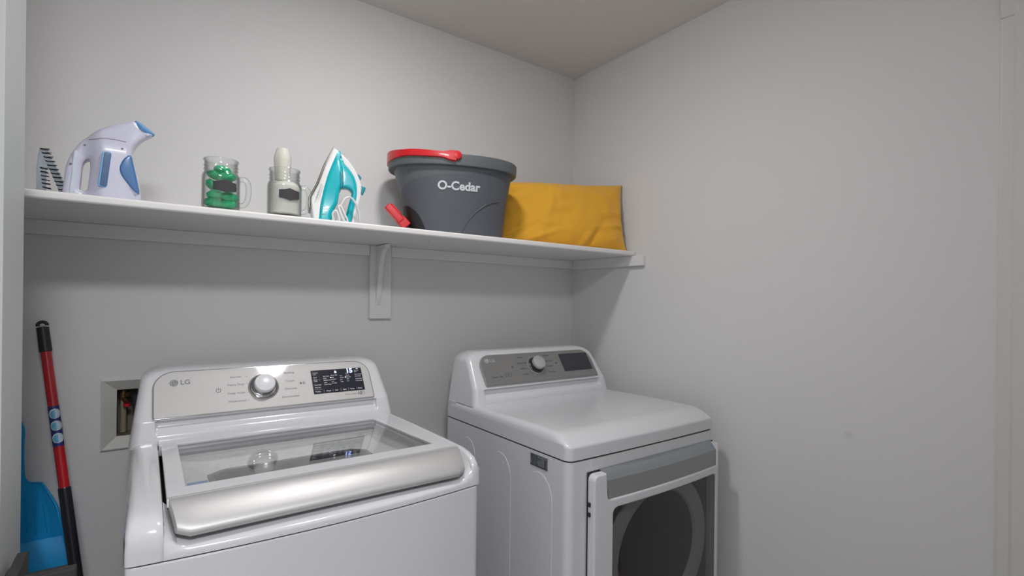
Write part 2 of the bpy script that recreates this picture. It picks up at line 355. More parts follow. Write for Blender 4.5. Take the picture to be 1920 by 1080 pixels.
def controls(root, mx, dryer=False, half=.2915, tall=.1335):
    ink = 'inkd' if dryer else 'inkg'
    pm = 'panel_d' if dryer else 'panel_w'
    fr = obj('panel_bezel', moved(shape2d([rrect(-half-.0025, half+.0025, -.002, tall+.0025, (.006, .006, .05, .05))], .002, .001, 2), mx @ Matrix.Translation((0, 0, .001))), 'plate' if dryer else 'chrome', root)
    p = obj('control_panel', moved(shape2d([rrect(-half, half, 0, tall, (.005, .005, .048, .048))], .0025, .0012, 2), mx @ Matrix.Translation((0, 0, .002))), pm, root)
    F = mx @ Matrix.Translation((0, 0, .0047))
    b = bmesh.new()
    L = [('Normal', -.0995, .1045), ('Heavy Duty', -.0995, .0802), ('Deep Wash', -.0995, .0535), ('Waterproof', -.0995, .0285)]
    Rr = [('Bedding', .033, .1070), ('Towels', .033, .0790), ('Delicates', .033, .0535), ('Downloaded', .029, .0280)]
    if dryer: L = [('Cotton', -.094, .105), ('Heavy Duty', -.094, .080), ('Bedding', -.094, .056), ('Towels', -.094, .031)]; Rr = [('Normal', .028, .1055), ('Perm. Press', .028, .0805), ('Delicates', .028, .058), ('Time Dry', .028, .0315)]
    for s_, x, y in L:
        text(b, s_, .0092, F, x, y, 'CENTER'); rect2d(b, F, x+.031, -.074, y-.0003, y+.0003)
    obj('lettering', b, ink, p); b = bmesh.new()
    for s_, x, y in Rr: text(b, s_, .0092, F, x+.012, y, 'CENTER')
    obj('lettering', b, ink, p); b = bmesh.new()
    # power symbol and start symbol
    lab = b; b = bmesh.new()
    ring2d(b, F, -.1435, .066, .0052, .0064, 24, .62*PI, 2.38*PI); rect2d(b, F, -.1441, -.1429, .066, .0735); obj('power_symbol', b, 'inkd', p)
    b = bmesh.new()
    poly2d(b, F, [(.073, .064), (.079, .0685), (.073, .073)]); rect2d(b, F, .081, .0825, .064, .073); rect2d(b, F, .0845, .086, .064, .073); obj('start_symbol', b, 'inkd', p); b = lab
    if not dryer: text(b, 'Direct Drive', .0075, F, .2395, .0165, 'RIGHT'); 
    else: text(b, 'Sensor Dry', .011, F, -.252, .030)
    obj('lettering', b, ink, p)
    b = bmesh.new()
    if not dryer: text(b, '10', .0155, F, .2405, .0165, 'LEFT', .0003); arc_ = bmesh.new(); ring2d(arc_, F, .2555, .0165, .0072, .0080, 24, -.5*PI, .5*PI); obj('emblem', arc_, 'inkd', p)
    else:
        ring2d(b, F, -.184, .034, .0062, .0074); arc_ = bmesh.new(); ring2d(arc_, F, -.168, .034, .0062, .0074); obj('emblem', arc_, 'inkd', p)
    obj('emblem' if dryer else 'lettering', b, 'inkd', p)
    # maker's mark: a ringed face disc and two letters
    b = bmesh.new(); lx, ly = (-.2405, .099) if not dryer else (-.245, .099)
    ring2d(b, F, lx-.006, ly, 0, .0098); text(b, 'LG', .0195, F, lx+.008, ly, 'LEFT', .0003)
    lg = obj('logo', b, 'inkl' if dryer else 'inkg', p)
    b = bmesh.new(); F2 = F @ Matrix.Translation((0, 0, .0003)); ring2d(b, F2, lx-.006, ly, .0062, .0071, 24, .5*PI, 1.95*PI); rect2d(b, F2, lx-.0065, lx-.0055, ly-.003, ly+.003); rect2d(b, F2, lx-.006, lx-.003, ly-.003, ly-.0022)
    obj('logo_face', b, pm, p)
    for (x, y) in ((-.1435, .066), (.0795, .0685)):
        t = bmesh.new(); lathe(t, [(.0098, 0), (.0105, .0006), (.0112, .0006), (.0118, 0)], 32); moved(t, F @ Matrix.Translation((x, y, -.0003)))
        obj('button_ring', t, 'silver' if not dryer else 'ringg', p)
    # dial
    kx, ky = -.0285, .066
    K = F @ Matrix.Translation((kx, ky, -.001))
    b = bmesh.new(); lathe(b, [(.0335, .0015), (.037, .004), (.0405, .0035), (.042, 0)], 56); kb = obj('dial_ring', moved(b, K), 'chrome' if not dryer else 'plate', root)
    b = bmesh.new(); lathe(b, [(.0335, .0012), (.031, .002), (.0285, .004), (.0275, .018), (.0275, .022)], 56); obj('dial_base', moved(b, K), 'knobside' if dryer else 'chrome', root)
    b = bmesh.new(); lathe(b, [(.0277, .0185), (.0283, .024), (.0278, .0285), (.0255, .0315), (.018, .0333), (.008, .0341), (.0, .0343)], 56); obj('dial', moved(b, K), 'knobw' if not dryer else 'silver', root)
    # screen
    b = moved(shape2d([rrect(.108, .267, .027, .108, .0015, 2)], .0014, .0004, 1), F @ Matrix.Translation((0, 0, -.0005)))
    sc = obj('display', b, 'screen', root)
    G = F @ Matrix.Translation((0, 0, .0012))
    if not dryer:
        b = bmesh.new(); cols = [(.113, 'L'), (.1425, 'L'), (.1665, 'L'), (.194, 'L'), (.2135, 'L'), (.2425, 'L')]
        words = {0: [('Control', .0985), ('Lock', .093), ('Signal', .0825), ('Delay', .0745), ('Wash', .069), ('Rinse+Spin', .0565), ('Add Item', .048)],
                 1: [('Tap Cold', .0845), ('Extra', .0775), ('Medium Soil', .071), ('Light', .063), ('Cold Wash', .056)],
                 2: [('Extra High', .0865), ('High', .079), ('Medium', .0725), ('Low', .0655), ('No Spin', .059)],
                 3: [('Hot', .0825), ('Warm', .0755), ('Eco', .0685), ('Cold', .062)],
                 4: [('Soak', .0900), ('Heavy', .083), ('Normal', .0765), ('Light', .07), ('Low', .0625)],
                 5: [('Remote', .099), ('Start', .0935), ('Extra Rinse', .084), ('Pre Wash', .077), ('Cold Wash', .068), ('Fresh Care', .061)]}
        for c_, ws in words.items():
            for s_, y in ws: text(b, s_, .0047, G, cols[c_][0], y, 'LEFT', .00008)
        for s_, x in (('Turbo', .113), ('Wash', .1455), ('Soil', .1725), ('Spin', .197), ('Temp.', .2185), ('Rinse', .2445)): text(b, s_, .0062, G, x, .034, 'LEFT', .0001)
        for x in (.1385, .166, .1905, .2135, .2405): rect2d(b, G, x, x+.0005, .030, .039)
        for y in (.0775, .0615, .046): rect2d(b, G, .112, .134, y-.0045, y-.0041)
        obj('display_lettering', b, 'inkw', sc)
        b = bmesh.new(); text(b, '15', .0215, G, .2165, .0985, 'LEFT', .0006); obj('display_digits', b, 'ledb', sc)
        b = bmesh.new(); ring2d(b, G, .1655, .079, 0, .0022, 16); obj('display_light', b, 'led', sc)
        b = bmesh.new(); ring2d(b, G, .212, .0765, 0, .0022, 16); obj('display_light', b, 'led', sc)
        b = bmesh.new(); rect2d(b, G, .2505, .2565, .1035, .1055); obj('display_light', b, 'led', sc); b = bmesh.new()
        t2 = [(.1795, .094), (.186, .094), (.186, .099), (.18275, .103), (.1795, .099)]; poly2d(b, G, t2)
        obj('display_icon', b, 'led', sc)
    else:
        b = bmesh.new()
        for i in range(4): text(b, 'Dry Level', .0055, G, .118+.035*i, .038, 'LEFT')
        obj('display_lettering', b, 'inkd', sc)

# ---------- washer
WX0, WX1 = -.026, .660; WXC = .317
wm = thing('washing_machine', 'white top loading washing machine with glass lid and silver handle, left of the dryer', 'washing machine', (WXC, 1.38, FLOOR))
def bow(x, a=.024): return -a*(1-((x-WXC)/.343)**2)
SEAM = -.443
# cabinet shell below the seam, bowed front
def plan(z, yf=1.032, yb=1.745, r=.02, inset=0., x0=WX0, x1=WX1, n=24, xc=WXC, a=.024):
    pts = []
    for i in range(n+1):
        x = x0+inset+r+(x1-x0-2*inset-2*r)*i/n
        pts.append((x, yf+inset-a*(1-((x-xc)/(x1-xc))**2), z))
    yr = pts[-1][1]
    for i in range(1, 6): t = PI/2*i/5; pts.append((x1-inset-r+r*math.sin(t), yr+r-r*math.cos(t), z))
    pts += [(x1-inset, yb, z), (x0+inset, yb, z)]
    for i in range(4, -1, -1): t = PI/2*i/5; pts.append((x0+inset+r-r*math.sin(t), yr+r-r*math.cos(t), z)) if i else None
    return pts
bm = bmesh.new(); rings(bm, [plan(FLOOR+.03), plan(SEAM-.004), plan(SEAM-.0015, inset=.002)]); obj('cabinet', bm, 'enamel', wm)
bm = bmesh.new(); rings(bm, [plan(SEAM-.004, inset=.004), plan(SEAM+.004, inset=.004)]); obj('seam_gasket', bm, 'gap', wm)
for x in (WX0+.06, WX1-.06):
    for y in (1.09, 1.69):
        bm = bmesh.new(); lathe(bm, [(.022, 0), (.022, .012), (.012, .014), (.012, .034)], 20, (x, y, FLOOR), cap=True); obj('levelling_foot', bm, 'rubber', wm)
# top cover: section (y, z) swept along x; the middle is open for the lid, with a front apron
LX0, LX1 = .030, .636                           # lid opening
def rail_section(x):                            # front profile from the seam up over the shoulder to the console
    f = 1.032+bow(x); q = .010
    pr = [(f, SEAM+.0015), (f, -.42), (f+.001, -.402), (f+.006, -.389), (f+.018, -.378), (f+.040, -.3705), (f+.075, -.3662), (1.2, -.3652), (1.35, -.3652), (1.50, -.3665), (1.60, -.3690)]
    return pr
def side_rail(xs):
    bm = bmesh.new(); rs = []
    for x, drop in xs:
        rs.append([(x, y+.3*drop*(y < 1.06), z-drop*(1 if z > -.41 else 0)) for y, z in rail_section(x)])
    rings(bm, rs, closed=False, cap0=False, cap1=False); return bm
bm = bmesh.new()
edge = [(WX0, .05), (WX0+.0005, .018), (WX0+.003, .009), (WX0+.008, .003), (WX0+.016, .0005), (WX0+.03, 0), (LX0-.016, 0), (LX0-.008, .001), (LX0-.003, .004), (LX0-.001, .010), (LX0, .055)]
merge(bm, side_rail(edge))
edge = [(LX1, .055), (LX1+.001, .010), (LX1+.003, .004), (LX1+.006, .001), (LX1+.010, 0), (WX1-.012, 0), (WX1-.006, .0012), (WX1-.002, .005), (WX1-.0005, .014), (WX1, .05)]
merge(bm, side_rail(edge))
# front apron between the rails: a hollow scooped under the handle
ap = bmesh.new(); rs = []
for i in range(33):
    x = LX0-.002+(LX1-LX0+.004)*i/32; f = 1.032+bow(x)
    e = min(x-LX0+.002, LX1+.002-x)/.03; e = max(0, min(1, e)); k = 1-(1-e)**2
    rs.append([(x, f, SEAM+.0015), (x, f, -.433), (x, f+.0015, -.4285+.012*(1-k)), (x, f+.006, -.4255+.022*(1-k)), (x, f+.016, -.4235+.034*(1-k)), (x, f+.034, -.4215+.044*(1-k)), (x, f+.060, -.417+.045*(1-k)), (x, f+.085, -.395+.025*(1-k))])
rings(ap, rs, closed=False, cap0=False, cap1=False); merge(bm, ap)
bx(bm, WX0+.002, WX0+.02, 1.6, 1.745, SEAM+.0015, -.378); bx(bm, WX1-.02, WX1-.002, 1.6, 1.745, SEAM+.0015, -.378)
# outer side skirts of the cover
for x in (WX0, WX1):
    t = bmesh.new(); quad(t, [(x, 1.033, SEAM+.0015), (x, 1.745, SEAM+.0015), (x, 1.745, -.378), (x, 1.60, -.40), (x, 1.033, -.40)]); merge(bm, t)
obj('top_cover', bm, 'enamel', wm)
# hinge deck behind the lid
bm = box(LX0-.001, LX1+.001, 1.519, 1.60, -.392, -.3640, bev=.003); obj('hinge_deck', bm, 'enamel', wm)
# lid: white frame with glass, silver handle at the front
def lz(y): return -.3602-.002*(y-1.15)
lid_parts = bmesh.new()
GX0, GX1, GY0, GY1 = .0665, .5925, 1.150, 1.502
GXB = .566                                      # the pane is a little narrower at the back
def gx1(y): return GX1+(GXB-GX1)*(y-GY0)/(GY1-GY0)
def slab(x0, x1, y0, y1, th=.014, b=.003):
    t = bmesh.new(); bx(t, x0, x1, y0, y1, -th, 0, bev=b, seg=2)
    for v in t.verts: v.co.z += lz(v.co.y)
    return t
ol = rrect(LX0+.0035, LX1-.0035, 1.088, 1.516, (.002, .002, .012, .012), 5); hole = [(GX0, GY0), (GX1, GY0), (GXB, GY1), (GX0, GY1)]
t = shape2d([ol, hole], .008, .0025, 2)
for v in t.verts: v.co.z += lz(v.co.y)-.008
lid = obj('lid', t, 'enamel', wm)
bm = slab(GX0+.0005, GX1-.0005, GY0+.0005, GY1-.0005, .004, 0)
for v in bm.verts:
    v.co.z -= .0012
    if v.co.x > .3: v.co.x = gx1(v.co.y)-.0005
obj('lid_glass', bm, 'lidglass', lid)
bm = bmesh.new()
for (a, b, c, d) in ((GX0-.001, GX1+.001, GY1-.004, GY1+.001), (GX1-.003, GX1+.001, GY0, GY1)):
    t = slab(a, b, c, d, .003, 0)
    for v in t.verts:
        v.co.z -= .006
        if v.co.x > .3: v.co.x += gx1(v.co.y)-GX1
    merge(bm, t)
obj('lid_gasket', bm, 'gap', lid)
# handle: convex bar sloping to the front, rounded end caps
hp = [(1.098, -.3600), (1.088, -.3602), (1.075, -.3640), (1.060, -.3720), (1.047, -.3810), (1.037, -.3895), (1.030, -.3965), (1.0265, -.4030), (1.0270, -.4085), (1.0310, -.4125), (1.038, -.414), (1.046, -.4125), (1.060, -.400), (1.098, -.372)]
rs = []
NX = 30
for i in range(NX+1):
    u = -1+2*i/NX; x0_ = (LX0+.0045+LX1-.0035)/2; hw_ = (LX1-LX0-.008)/2
    k = 1-abs(u)
    ee = max(0., 1-k*hw_/.011); sc_ = 1-.12*(1-math.sqrt(max(0, 1-ee*ee)))
    x = x0_+u*hw_
    pr = []
    for (y, z) in hp:
        fr_ = (1.098-y)/.0715
        pr.append((x-.013*u*fr_*1.0, 1.098-(1.098-y)*sc_, -.36+(z+.36)*sc_))
    rs.append(pr)
bm = rings(bmesh.new(), rs); obj('handle', bm, 'silver', lid, angle=50)
# tub seen through the glass
tub = bmesh.new(); cx, cy = .327, 1.325
r_out = rrect(LX0+.012, LX1-.012, 1.105, 1.548, .05, 6)
def fit(n_pts, ring_r, z, rx=1., ry=1.):
    out = []
    for p in r_out:
        a = math.atan2((p[1]-cy)/.22, (p[0]-cx)/.29); out.append((cx+ring_r*rx*math.cos(a), cy+ring_r*ry*math.sin(a), z))
    return out
rings(tub, [[(p[0], p[1], -.379) for p in r_out], [(cx+(p[0]-cx)*.97, cy+(p[1]-cy)*.97, -.402) for p in r_out], fit(0, .252, -.434, 1.06, .86), fit(0, .240, -.440, 1.06, .86)], cap0=False, cap1=False)
obj('tub_cover', tub, 'tubw', wm)
b = bmesh.new(); rings(b, [fit(0, .242, -.440, 1.06, .86), fit(0, .252, -.450, 1.06, .86), fit(0, .258, -.58, 1.06, .86), fit(0, .255, -.86, 1.06, .86)], cap0=False, cap1=True); obj('wash_drum', b, 'drum', wm)
b = bmesh.new()
rings(b, [fit(0, .2405, -.439, 1.06, .86), fit(0, .228, -.436, 1.06, .86), fit(0, .222, -.444, 1.06, .86), fit(0, .226, -.456, 1.06, .86), fit(0, .2405, -.456, 1.06, .86)], cap0=False, cap1=False); obj('balance_ring', b, 'drum', wm)
b = box(.0690, .104, 1.156, 1.182, lz(1.16)-.0062, lz(1.16)-.0056); obj('sticker', b, 'blue_sticker', lid)
b = box(.535, .553, 1.21, 1.235, -.3935, -.391); obj('sticker', b, 'yellow_sticker', wm)
b = bmesh.new(); console(b, WXC-.001, 0, zb=-.380); obj('console', b, 'enamel', wm)
pmx = panel_mx(.31, 1.585, -.313, 1.66, -.207, .001)
controls(wm, pmx)

# ---------- dryer
DX0, DX1 = .939, 1.632; DXC = 1.2855
dr = thing('clothes_dryer', 'white front loading clothes dryer with smoked glass door, beside the right wall', 'clothes dryer', (DXC, 1.35, FLOOR))
dplan = lambda z, inset=0., r=.022: plan(z, yf=1.018, yb=1.70, r=r, inset=inset, x0=DX0, x1=DX1, xc=DXC, a=.006)
# cabinet with a front opening for the drum
bm = bmesh.new()
ZD0, ZD1 = -1.17, -.474
bx(bm, DX0, DX0+.02, 1.05, 1.70, FLOOR+.03, SEAM+.002)
bx(bm, DX1-.02, DX1, 1.05, 1.70, FLOOR+.03, SEAM+.002)
bx(bm, DX0+.02, DX1-.02, 1.68, 1.70, FLOOR+.03, SEAM+.004)
# front frame with rounded vertical corners
def corner_post(xa, xb, outer):
    pts = []
    r = .024
    if outer < 0:
        for i in range(7): t = PI/2*i/6; pts.append((xa+r-r*math.cos(t), 1.018+r-r*math.sin(t)))
        pts += [(xb, 1.015), (xb, 1.05), (xa, 1.05)]
    else:
        pts += [(xa, 1.05), (xa, 1.015)]
        for i in range(7): t = PI/2*i/6; pts.append((xb-r+r*math.sin(t), 1.018+r-r*math.cos(t)))
        pts += [(xb, 1.05)]
    return rings(bmesh.new(), [[(p[0], p[1], z) for p in pts] for z in (FLOOR+.03, SEAM+.002)])
merge(bm, corner_post(DX0, 1.02, -1)); merge(bm, corner_post(1.60, DX1, 1))
bx(bm, 1.02, 1.60, 1.0135, 1.05, -.474, SEAM+.002); bx(bm, 1.02, 1.60, 1.0135, 1.05, FLOOR+.03, -1.17)
obj('cabinet', bm, 'enamel_d', dr)
for x in (DX0+.06, DX1-.06):
    for y in (1.09, 1.64):
        b = bmesh.new(); lathe(b, [(.022, 0), (.022, .012), (.012, .014), (.012, .034)], 20, (x, y, FLOOR), cap=True); obj('levelling_foot', b, 'rubber', dr)
bm = bmesh.new(); rings(bm, [dplan(SEAM+.002, .004), dplan(SEAM+.0075, .004)]); obj('seam_gasket', bm, 'gap', dr)
# pressed arches on the left side
def arch(y0, y1, ztop, zbot=-1.2):
    r = (y1-y0)/2; yc = (y0+y1)/2; R_ = r*1.25
    pts = [(y0, zbot), (y1, zbot)] + [(yc+r*math.cos(PI*i/20), ztop-R_+R_*math.sin(PI*i/20)) for i in range(21)]
    t = shape2d([pts], .0011, .0010, 3); return moved(t, plane_mx((DX0, 0, 0), (0, 1, 0), (0, 0, 1)))
for a in ((1.286, 1.406, -.488), (1.085, 1.208, -.4975), (1.50, 1.60, -.485)):
    obj('pressed_arch', arch(*a), 'enamel_d', dr)
b = box(DX0-.0012, DX0+.001, 1.107, 1.186, -.484, -.449); st = obj('rating_sticker', b, 'label_grey', dr)
b = bmesh.new(); Fm = plane_mx((DX0-.0015, 1.186, -.484), (0, -1, 0), (0, 0, 1))
for i in range(5): text(b, ['MODEL 7301', 'AC 120/240V 60Hz', 'SERIAL 04TN', 'CAUTION', 'RISK OF FIRE'][i], .0055, Fm, .006, .030-.0055*i)
rect2d(b, Fm, .004, .012, .026, .033); rect2d(b, Fm, .066, .073, .004, .028); rect2d(b, Fm, .0, .079, .0, .004)
obj('lettering', b, 'inkd', st)
# crowned top with rolled front corners
def lid_top(x, y):
    return -.3675-.004*max(0, (y-1.1)/.55)
bm = bmesh.new(); rs = []
prof = [(0., SEAM+.007), (0., -.432), (.0, -.404), (.0012, -.3995), (.0045, -.3965), (.010, -.3925), (.022, -.3860), (.036, -.3790), (.052, -.3725), (.068, -.3690), (.085, -.3678), (.2, -.3668), (.35, -.3675), (.5, -.370), (.64, -.373)]
xs = []
for d, dz in ((0., 0), (.0006, .30), (.0028, .58), (.007, .80), (.013, .93), (.022, 1.)): xs.append((DX0+d, dz))
for i in range(1, 12): xs.append((DX0+.03+(DX1-DX0-.06)*i/12, 1.))
for d, dz in ((.022, 1.), (.013, .93), (.007, .80), (.0028, .58), (.0006, .30), (0., 0)): xs.append((DX1-d, dz))
SKB = -.395                                     # the side skirt height from which the edge rolls
for (x, k) in xs:
    f = 1.018-.006*(1-((x-DXC)/.3465)**2)
    cr = max(0, .022-(x-DX0), .022-(DX1-x)); f2 = f+(.022-math.sqrt(max(0, .022**2-cr*cr)))
    rs.append([(x, f2+a, min(z, SKB+(z-SKB)*k) if z > SKB else z) for a, z in prof])
rings(bm, rs, closed=False, cap0=False, cap1=False)
for x in (DX0, DX1):
    t = bmesh.new(); quad(t, [(x, 1.04, SEAM+.007), (x, 1.70, SEAM+.007), (x, 1.70, SKB), (x, 1.04, SKB)]); merge(bm, t)
bx(bm, DX0+.002, DX1-.002, 1.64, 1.70, SEAM+.007, -.3745)
obj('top_panel', bm, 'enamel_d', dr)
b = bmesh.new(); console(b, DXC, -.056, zb=-.3745, hw=.343, yback=1.70); obj('console', b, 'enamel_d', dr)
dmx = panel_mx(1.287, 1.53, -.306, 1.60, -.206, .001)
controls(dr, dmx, True, half=.283, tall=.1225)
# door: white frame, grey handle plate, smoked glass
door_root = dr
DZ0, DZ1 = -1.165, -.4775; DXL, DXR = 1.0065, 1.6115; DYF = .985
def dbow(x): return -.012*(1-((x-1.309)/.30)**2)
def bowed(t):
    for v in t.verts: v.co.y += dbow(v.co.x)
    return t
def arc(cx, cy, r, a0, a1, n=6): return [(cx+r*math.cos(math.radians(a0+(a1-a0)*i/n)), cy+r*math.sin(math.radians(a0+(a1-a0)*i/n))) for i in range(n+1)]
NL, NR, NB = 1.056, 1.5985, -.5535              # the open notch for the handle at the top
dol = arc(DXL+.02, DZ0+.02, .02, 180, 270)+arc(DXR-.02, DZ0+.02, .02, 270, 360)+arc(DXR-.005, DZ1-.005, .005, 0, 90, 3)+[(NR, DZ1), (NR, NB)]+arc(NL+.012, NB+.010, .010, 270, 180)[0:]+[(NL-.004, DZ1)]+arc(DXL+.018, DZ1-.018, .018, 90, 180)
bm = shape2d([dol, rrect(1.0785, 1.5945, -1.10, -.5805, .018, 5)], .0145, .0055, 4)
bm = moved(bm, XZ(DYF+.0145))
for i in range(1, 14):
    bmesh.ops.bisect_plane(bm, geom=bm.verts[:]+bm.edges[:]+bm.faces[:], plane_co=(DXL+(DXR-DXL)*i/14, 0, 0), plane_no=(1, 0, 0))
door = obj('door', bowed(bm), 'enamel_d', dr)
bm = bmesh.new(); GA = (DXL-.0028, DXR+.0028, DZ0-.004, DZ1+.003)
bx(bm, GA[0], GA[0]+.03, 1.0122, 1.0128, GA[2], GA[3]); bx(bm, GA[1]-.012, GA[1], 1.0122, 1.0128, GA[2], GA[3]); bx(bm, GA[0]+.03, GA[1]-.012, 1.0122, 1.0128, GA[3]-.03, GA[3]); bx(bm, GA[0]+.03, GA[1]-.012, 1.0122, 1.0128, GA[2], GA[2]+.03)
obj('door_gasket', bm, 'gap', dr)
bm = bmesh.new(); rs = []
for i in range(21):
    x = 1.052+(1.600-1.052)*i/20; y = DYF+dbow(x)
    rs.append([(x, 1.0118, -.4735), (x, y+.022, -.480), (x, y+.014, -.489), (x, y+.0065, -.4985), (x, y+.0045, -.5015)])
rings(bm, rs, closed=False, cap0=False, cap1=False); obj('handle_scoop', bm, 'stainless', door)
bm = bmesh.new(); rs = []
for i in range(21):
    k = i/20
    rs.append([(xa+(xb-xa)*k, DYF+.0045+dbow(xa+(xb-xa)*k)+q, z) for (xa, xb, z, q) in ((1.054, 1.5995, -.5005, .0), (1.060, 1.5995, -.53, 0), (1.062, 1.5995, -.556, 0), (1.062, 1.5995, -.556, .008))])
rings(bm, rs, closed=False, cap0=False, cap1=False); obj('handle_plate', bm, 'plate', door)
bm = bmesh.new(); rs = []
for i in range(21):
    x = 1.0755+(1.5975-1.0755)*i/20; y = DYF+.005+dbow(x)
    rs.append([(x, y, -1.105), (x, y, -.577)])
rings(bm, rs, closed=False, cap0=False, cap1=False); obj('door_window', bm, 'doorglass', door)
for z in (-.562, -.590):
    obj('hinge_pin', box(1.0025, 1.0075, .9995, 1.0085, z-.006, z+.006, bev=.001), 'black', dr)
# inside: grey bezel, ring and drum
RC = (1.335, -.785)
n = 64
def circ(r, y, ry=.98): return [(RC[0]+r*math.cos(2*PI*i/n), y, RC[1]+r*ry*math.sin(2*PI*i/n)) for i in range(n)]
def sq(y): return [(RC[0]+min(.285, max(-.285, .45*math.cos(2*PI*i/n))), y, RC[1]+min(.30, max(-.30, .45*math.sin(2*PI*i/n)))) for i in range(n)]
bm = rings(bmesh.new(), [sq(1.024), circ(.249, 1.024)], cap0=False, cap1=False); obj('inner_bezel', bm, 'darkp', door)
bm = rings(bmesh.new(), [circ(.249, 1.024), circ(.246, 1.016), circ(.236, 1.013), circ(.205, 1.013), circ(.194, 1.018), circ(.190, 1.028)], cap0=False, cap1=False); obj('glass_bowl_ring', bm, 'whitep', door)
bm = rings(bmesh.new(), [circ(.190, 1.028), circ(.186, 1.075)], cap0=False, cap1=False); obj('bowl_rim', bm, 'darkp', door)
bm = rings(bmesh.new(), [circ(.188, 1.076), circ(.235, 1.09), circ(.25, 1.12), circ(.25, 1.60)], cap0=False, cap1=True); dm = obj('drum', bm, 'drum', dr)
cl = bmesh.new(); bmesh.ops.create_icosphere(cl, subdivisions=5, radius=1)
for v in cl.verts:
    nn = noise.noise(v.co*2.2)*.25+noise.noise(v.co*5.5)*.10
    v.co = Vector((1.30+.13*v.co.x*(1+nn), 1.38+.12*v.co.y*(1+nn), -.885+.115*v.co.z*(1+nn)))
obj_c = tag(obj('laundry_load', cl, 'cloth_d', angle=80), 'dark crumpled clothes left inside the dryer drum behind the glass', 'clothes')
cl = bmesh.new(); bmesh.ops.create_icosphere(cl, subdivisions=4, radius=1)
for v in cl.verts:
    nn = noise.noise(v.co*2.6+Vector((3, 1, 0)))*.3
    v.co = Vector((1.27+.07*v.co.x*(1+nn), 1.17+.045*v.co.y*(1+nn), -.955+.045*v.co.z*(1+nn)))
tag(obj('red_garment', cl, 'cloth_r', angle=80), 'small dull red garment low in the dryer drum at its front', 'clothes')

# ================================================================ washer outlet box in the back wall
ob = thing('washer_outlet_box', 'white recessed washer outlet box in the back wall behind the washer', 'outlet box', (.01, D-.004, -.444))
ol = rrect(-.1025, .125, -.4435, -.2375, .003, 2)
bm = bmesh.new()
o_ = [(-.1025, -.4435), (.125, -.4435), (.125, -.2375), (-.1025, -.2375)]; m_ = [(-.0985, -.4395), (.121, -.4395), (.121, -.2415), (-.0985, -.2415)]; i_ = [(-.0665, -.408), (.0985, -.408), (.0985, -.271), (-.0665, -.271)]
rings(bm, [[(a, D-.0005, b_) for a, b_ in o_], [(a, D-.006, b_) for a, b_ in o_], [(a, D-.008, b_) for a, b_ in m_], [(a, D+.012, b_) for a, b_ in i_], [(a, D+.016, b_) for a, b_ in i_]], cap0=False, cap1=False)
obj('frame', bm, 'boxp', ob, angle=20)
bm = bmesh.new(); rings(bm, [[(a, D+y, b_) for a, b_ in i_] for y in (.014, .085)], cap0=False, cap1=True); obj('recess', bm, 'cavity', ob)
bm = bmesh.new(); tube(bm, [(-.052, D+.05, -.405), (-.052, D+.05, -.29)], .008); obj('supply_pipe', bm, 'pipe', ob)
bm = bmesh.new(); tube(bm, [(-.052, D+.05, -.305), (-.052, D+.05, -.278)], .012); tube(bm, [(-.052, D+.05, -.292), (-.03, D+.03, -.292)], .009); tube(bm, [(-.052, D+.046, -.30), (-.045, D+.03, -.312)], .006); obj('valve', bm, 'brass', ob)
bm = bmesh.new(); lathe(bm, [(0, 0), (.009, 0), (.009, .008), (0, .008)], 16, (-.043, D+.03, -.325)); obj('valve_handle', bm, 'red', ob)
bm = bmesh.new(); tube(bm, smooth([(-.03, D+.03, -.292), (-.022, D+.005, -.30), (-.018, D-.012, -.33), (-.017, D-.02, -.40), (-.012, D-.03, -.52), (.0, D-.04, -.75)], 6), .0105); obj('supply_hose', bm, 'rubber', ob)

# ================================================================ mop against the wall
def P3(a, b, t): return tuple(Vector(a)+(Vector(b)-Vector(a))*t)
MA, MB_ = (-.2265, 1.84, -.062), (-.0585, 1.606, -1.335)
zt = lambda z: (z+.062)/(-1.335+.062)
at = lambda z: P3(MA, MB_, zt(z))
mop = thing('mop_pole', 'red and black mop pole with a black grip leaning on the back wall', 'mop', (MB_[0], MB_[1], FLOOR))
bm = bmesh.new()
tube(bm, [at(-.082), at(-.11), at(-.145), at(-.147)], [.0132, .0134, .0138, .0125], 20)
# hanging eye: a flattened ring on top
ax = (Vector(MB_)-Vector(MA)).normalized(); sx = Vector((1, 0, 0)); sx = (sx-ax*sx.dot(ax)).normalized()
c0 = Vector(at(-.0755)); t = bmesh.new(); tube(t, [c0+sx*.0093*math.cos(a)-ax*.0085*math.sin(a) for a in [PI*i/14 for i in range(-1, 16)]], .0042, 10)
merge(bm, t); obj('grip', bm, 'black', mop)
bm = bmesh.new(); tube(bm, [at(-.1455), at(-.503)], .0115, 24); rp = obj('pole', bm, 'redpole', mop, angle=60)
bm = bmesh.new(); tube(bm, [at(-.290), at(-.394)], .0118, 24); stq = obj('sticker', bm, 'stk_blue', mop)
nv = Vector((0, -1, 0)); nv = Vector((.22, -1, 0)).normalized(); ey = -ax; ex_ = ey.cross(nv).normalized()*-1
nv = (nv-ax*nv.dot(ax)).normalized(); ex_ = (-ax).cross(nv).normalized()
def on_pole(bm, z, r, R0=.0124, half=False, n=20):
    c = Vector(at(z)); t = bmesh.new(); vsx = []
    rows = 8; grid = []
    for j in range(-rows, rows+1):
        hgt = j/rows*r; wmax = math.sqrt(max(0, r*r-hgt*hgt)); row = []
        for i in range(9):
            s_ = (-1+2*i/8)*wmax if not half else (-1+1.0*i/8)*wmax
            a = s_/R0; row.append(t.verts.new(c-ax*hgt+nv*R0*math.cos(a)+ex_*R0*math.sin(a)))
        grid.append(row)
    for a, b_ in zip(grid, grid[1:]):
        for i in range(8): t.faces.new((a[i], a[i+1], b_[i+1], b_[i]))
    bmesh.ops.remove_doubles(t, verts=t.verts, dist=1e-6); return merge(bm, t)
bm = bmesh.new()
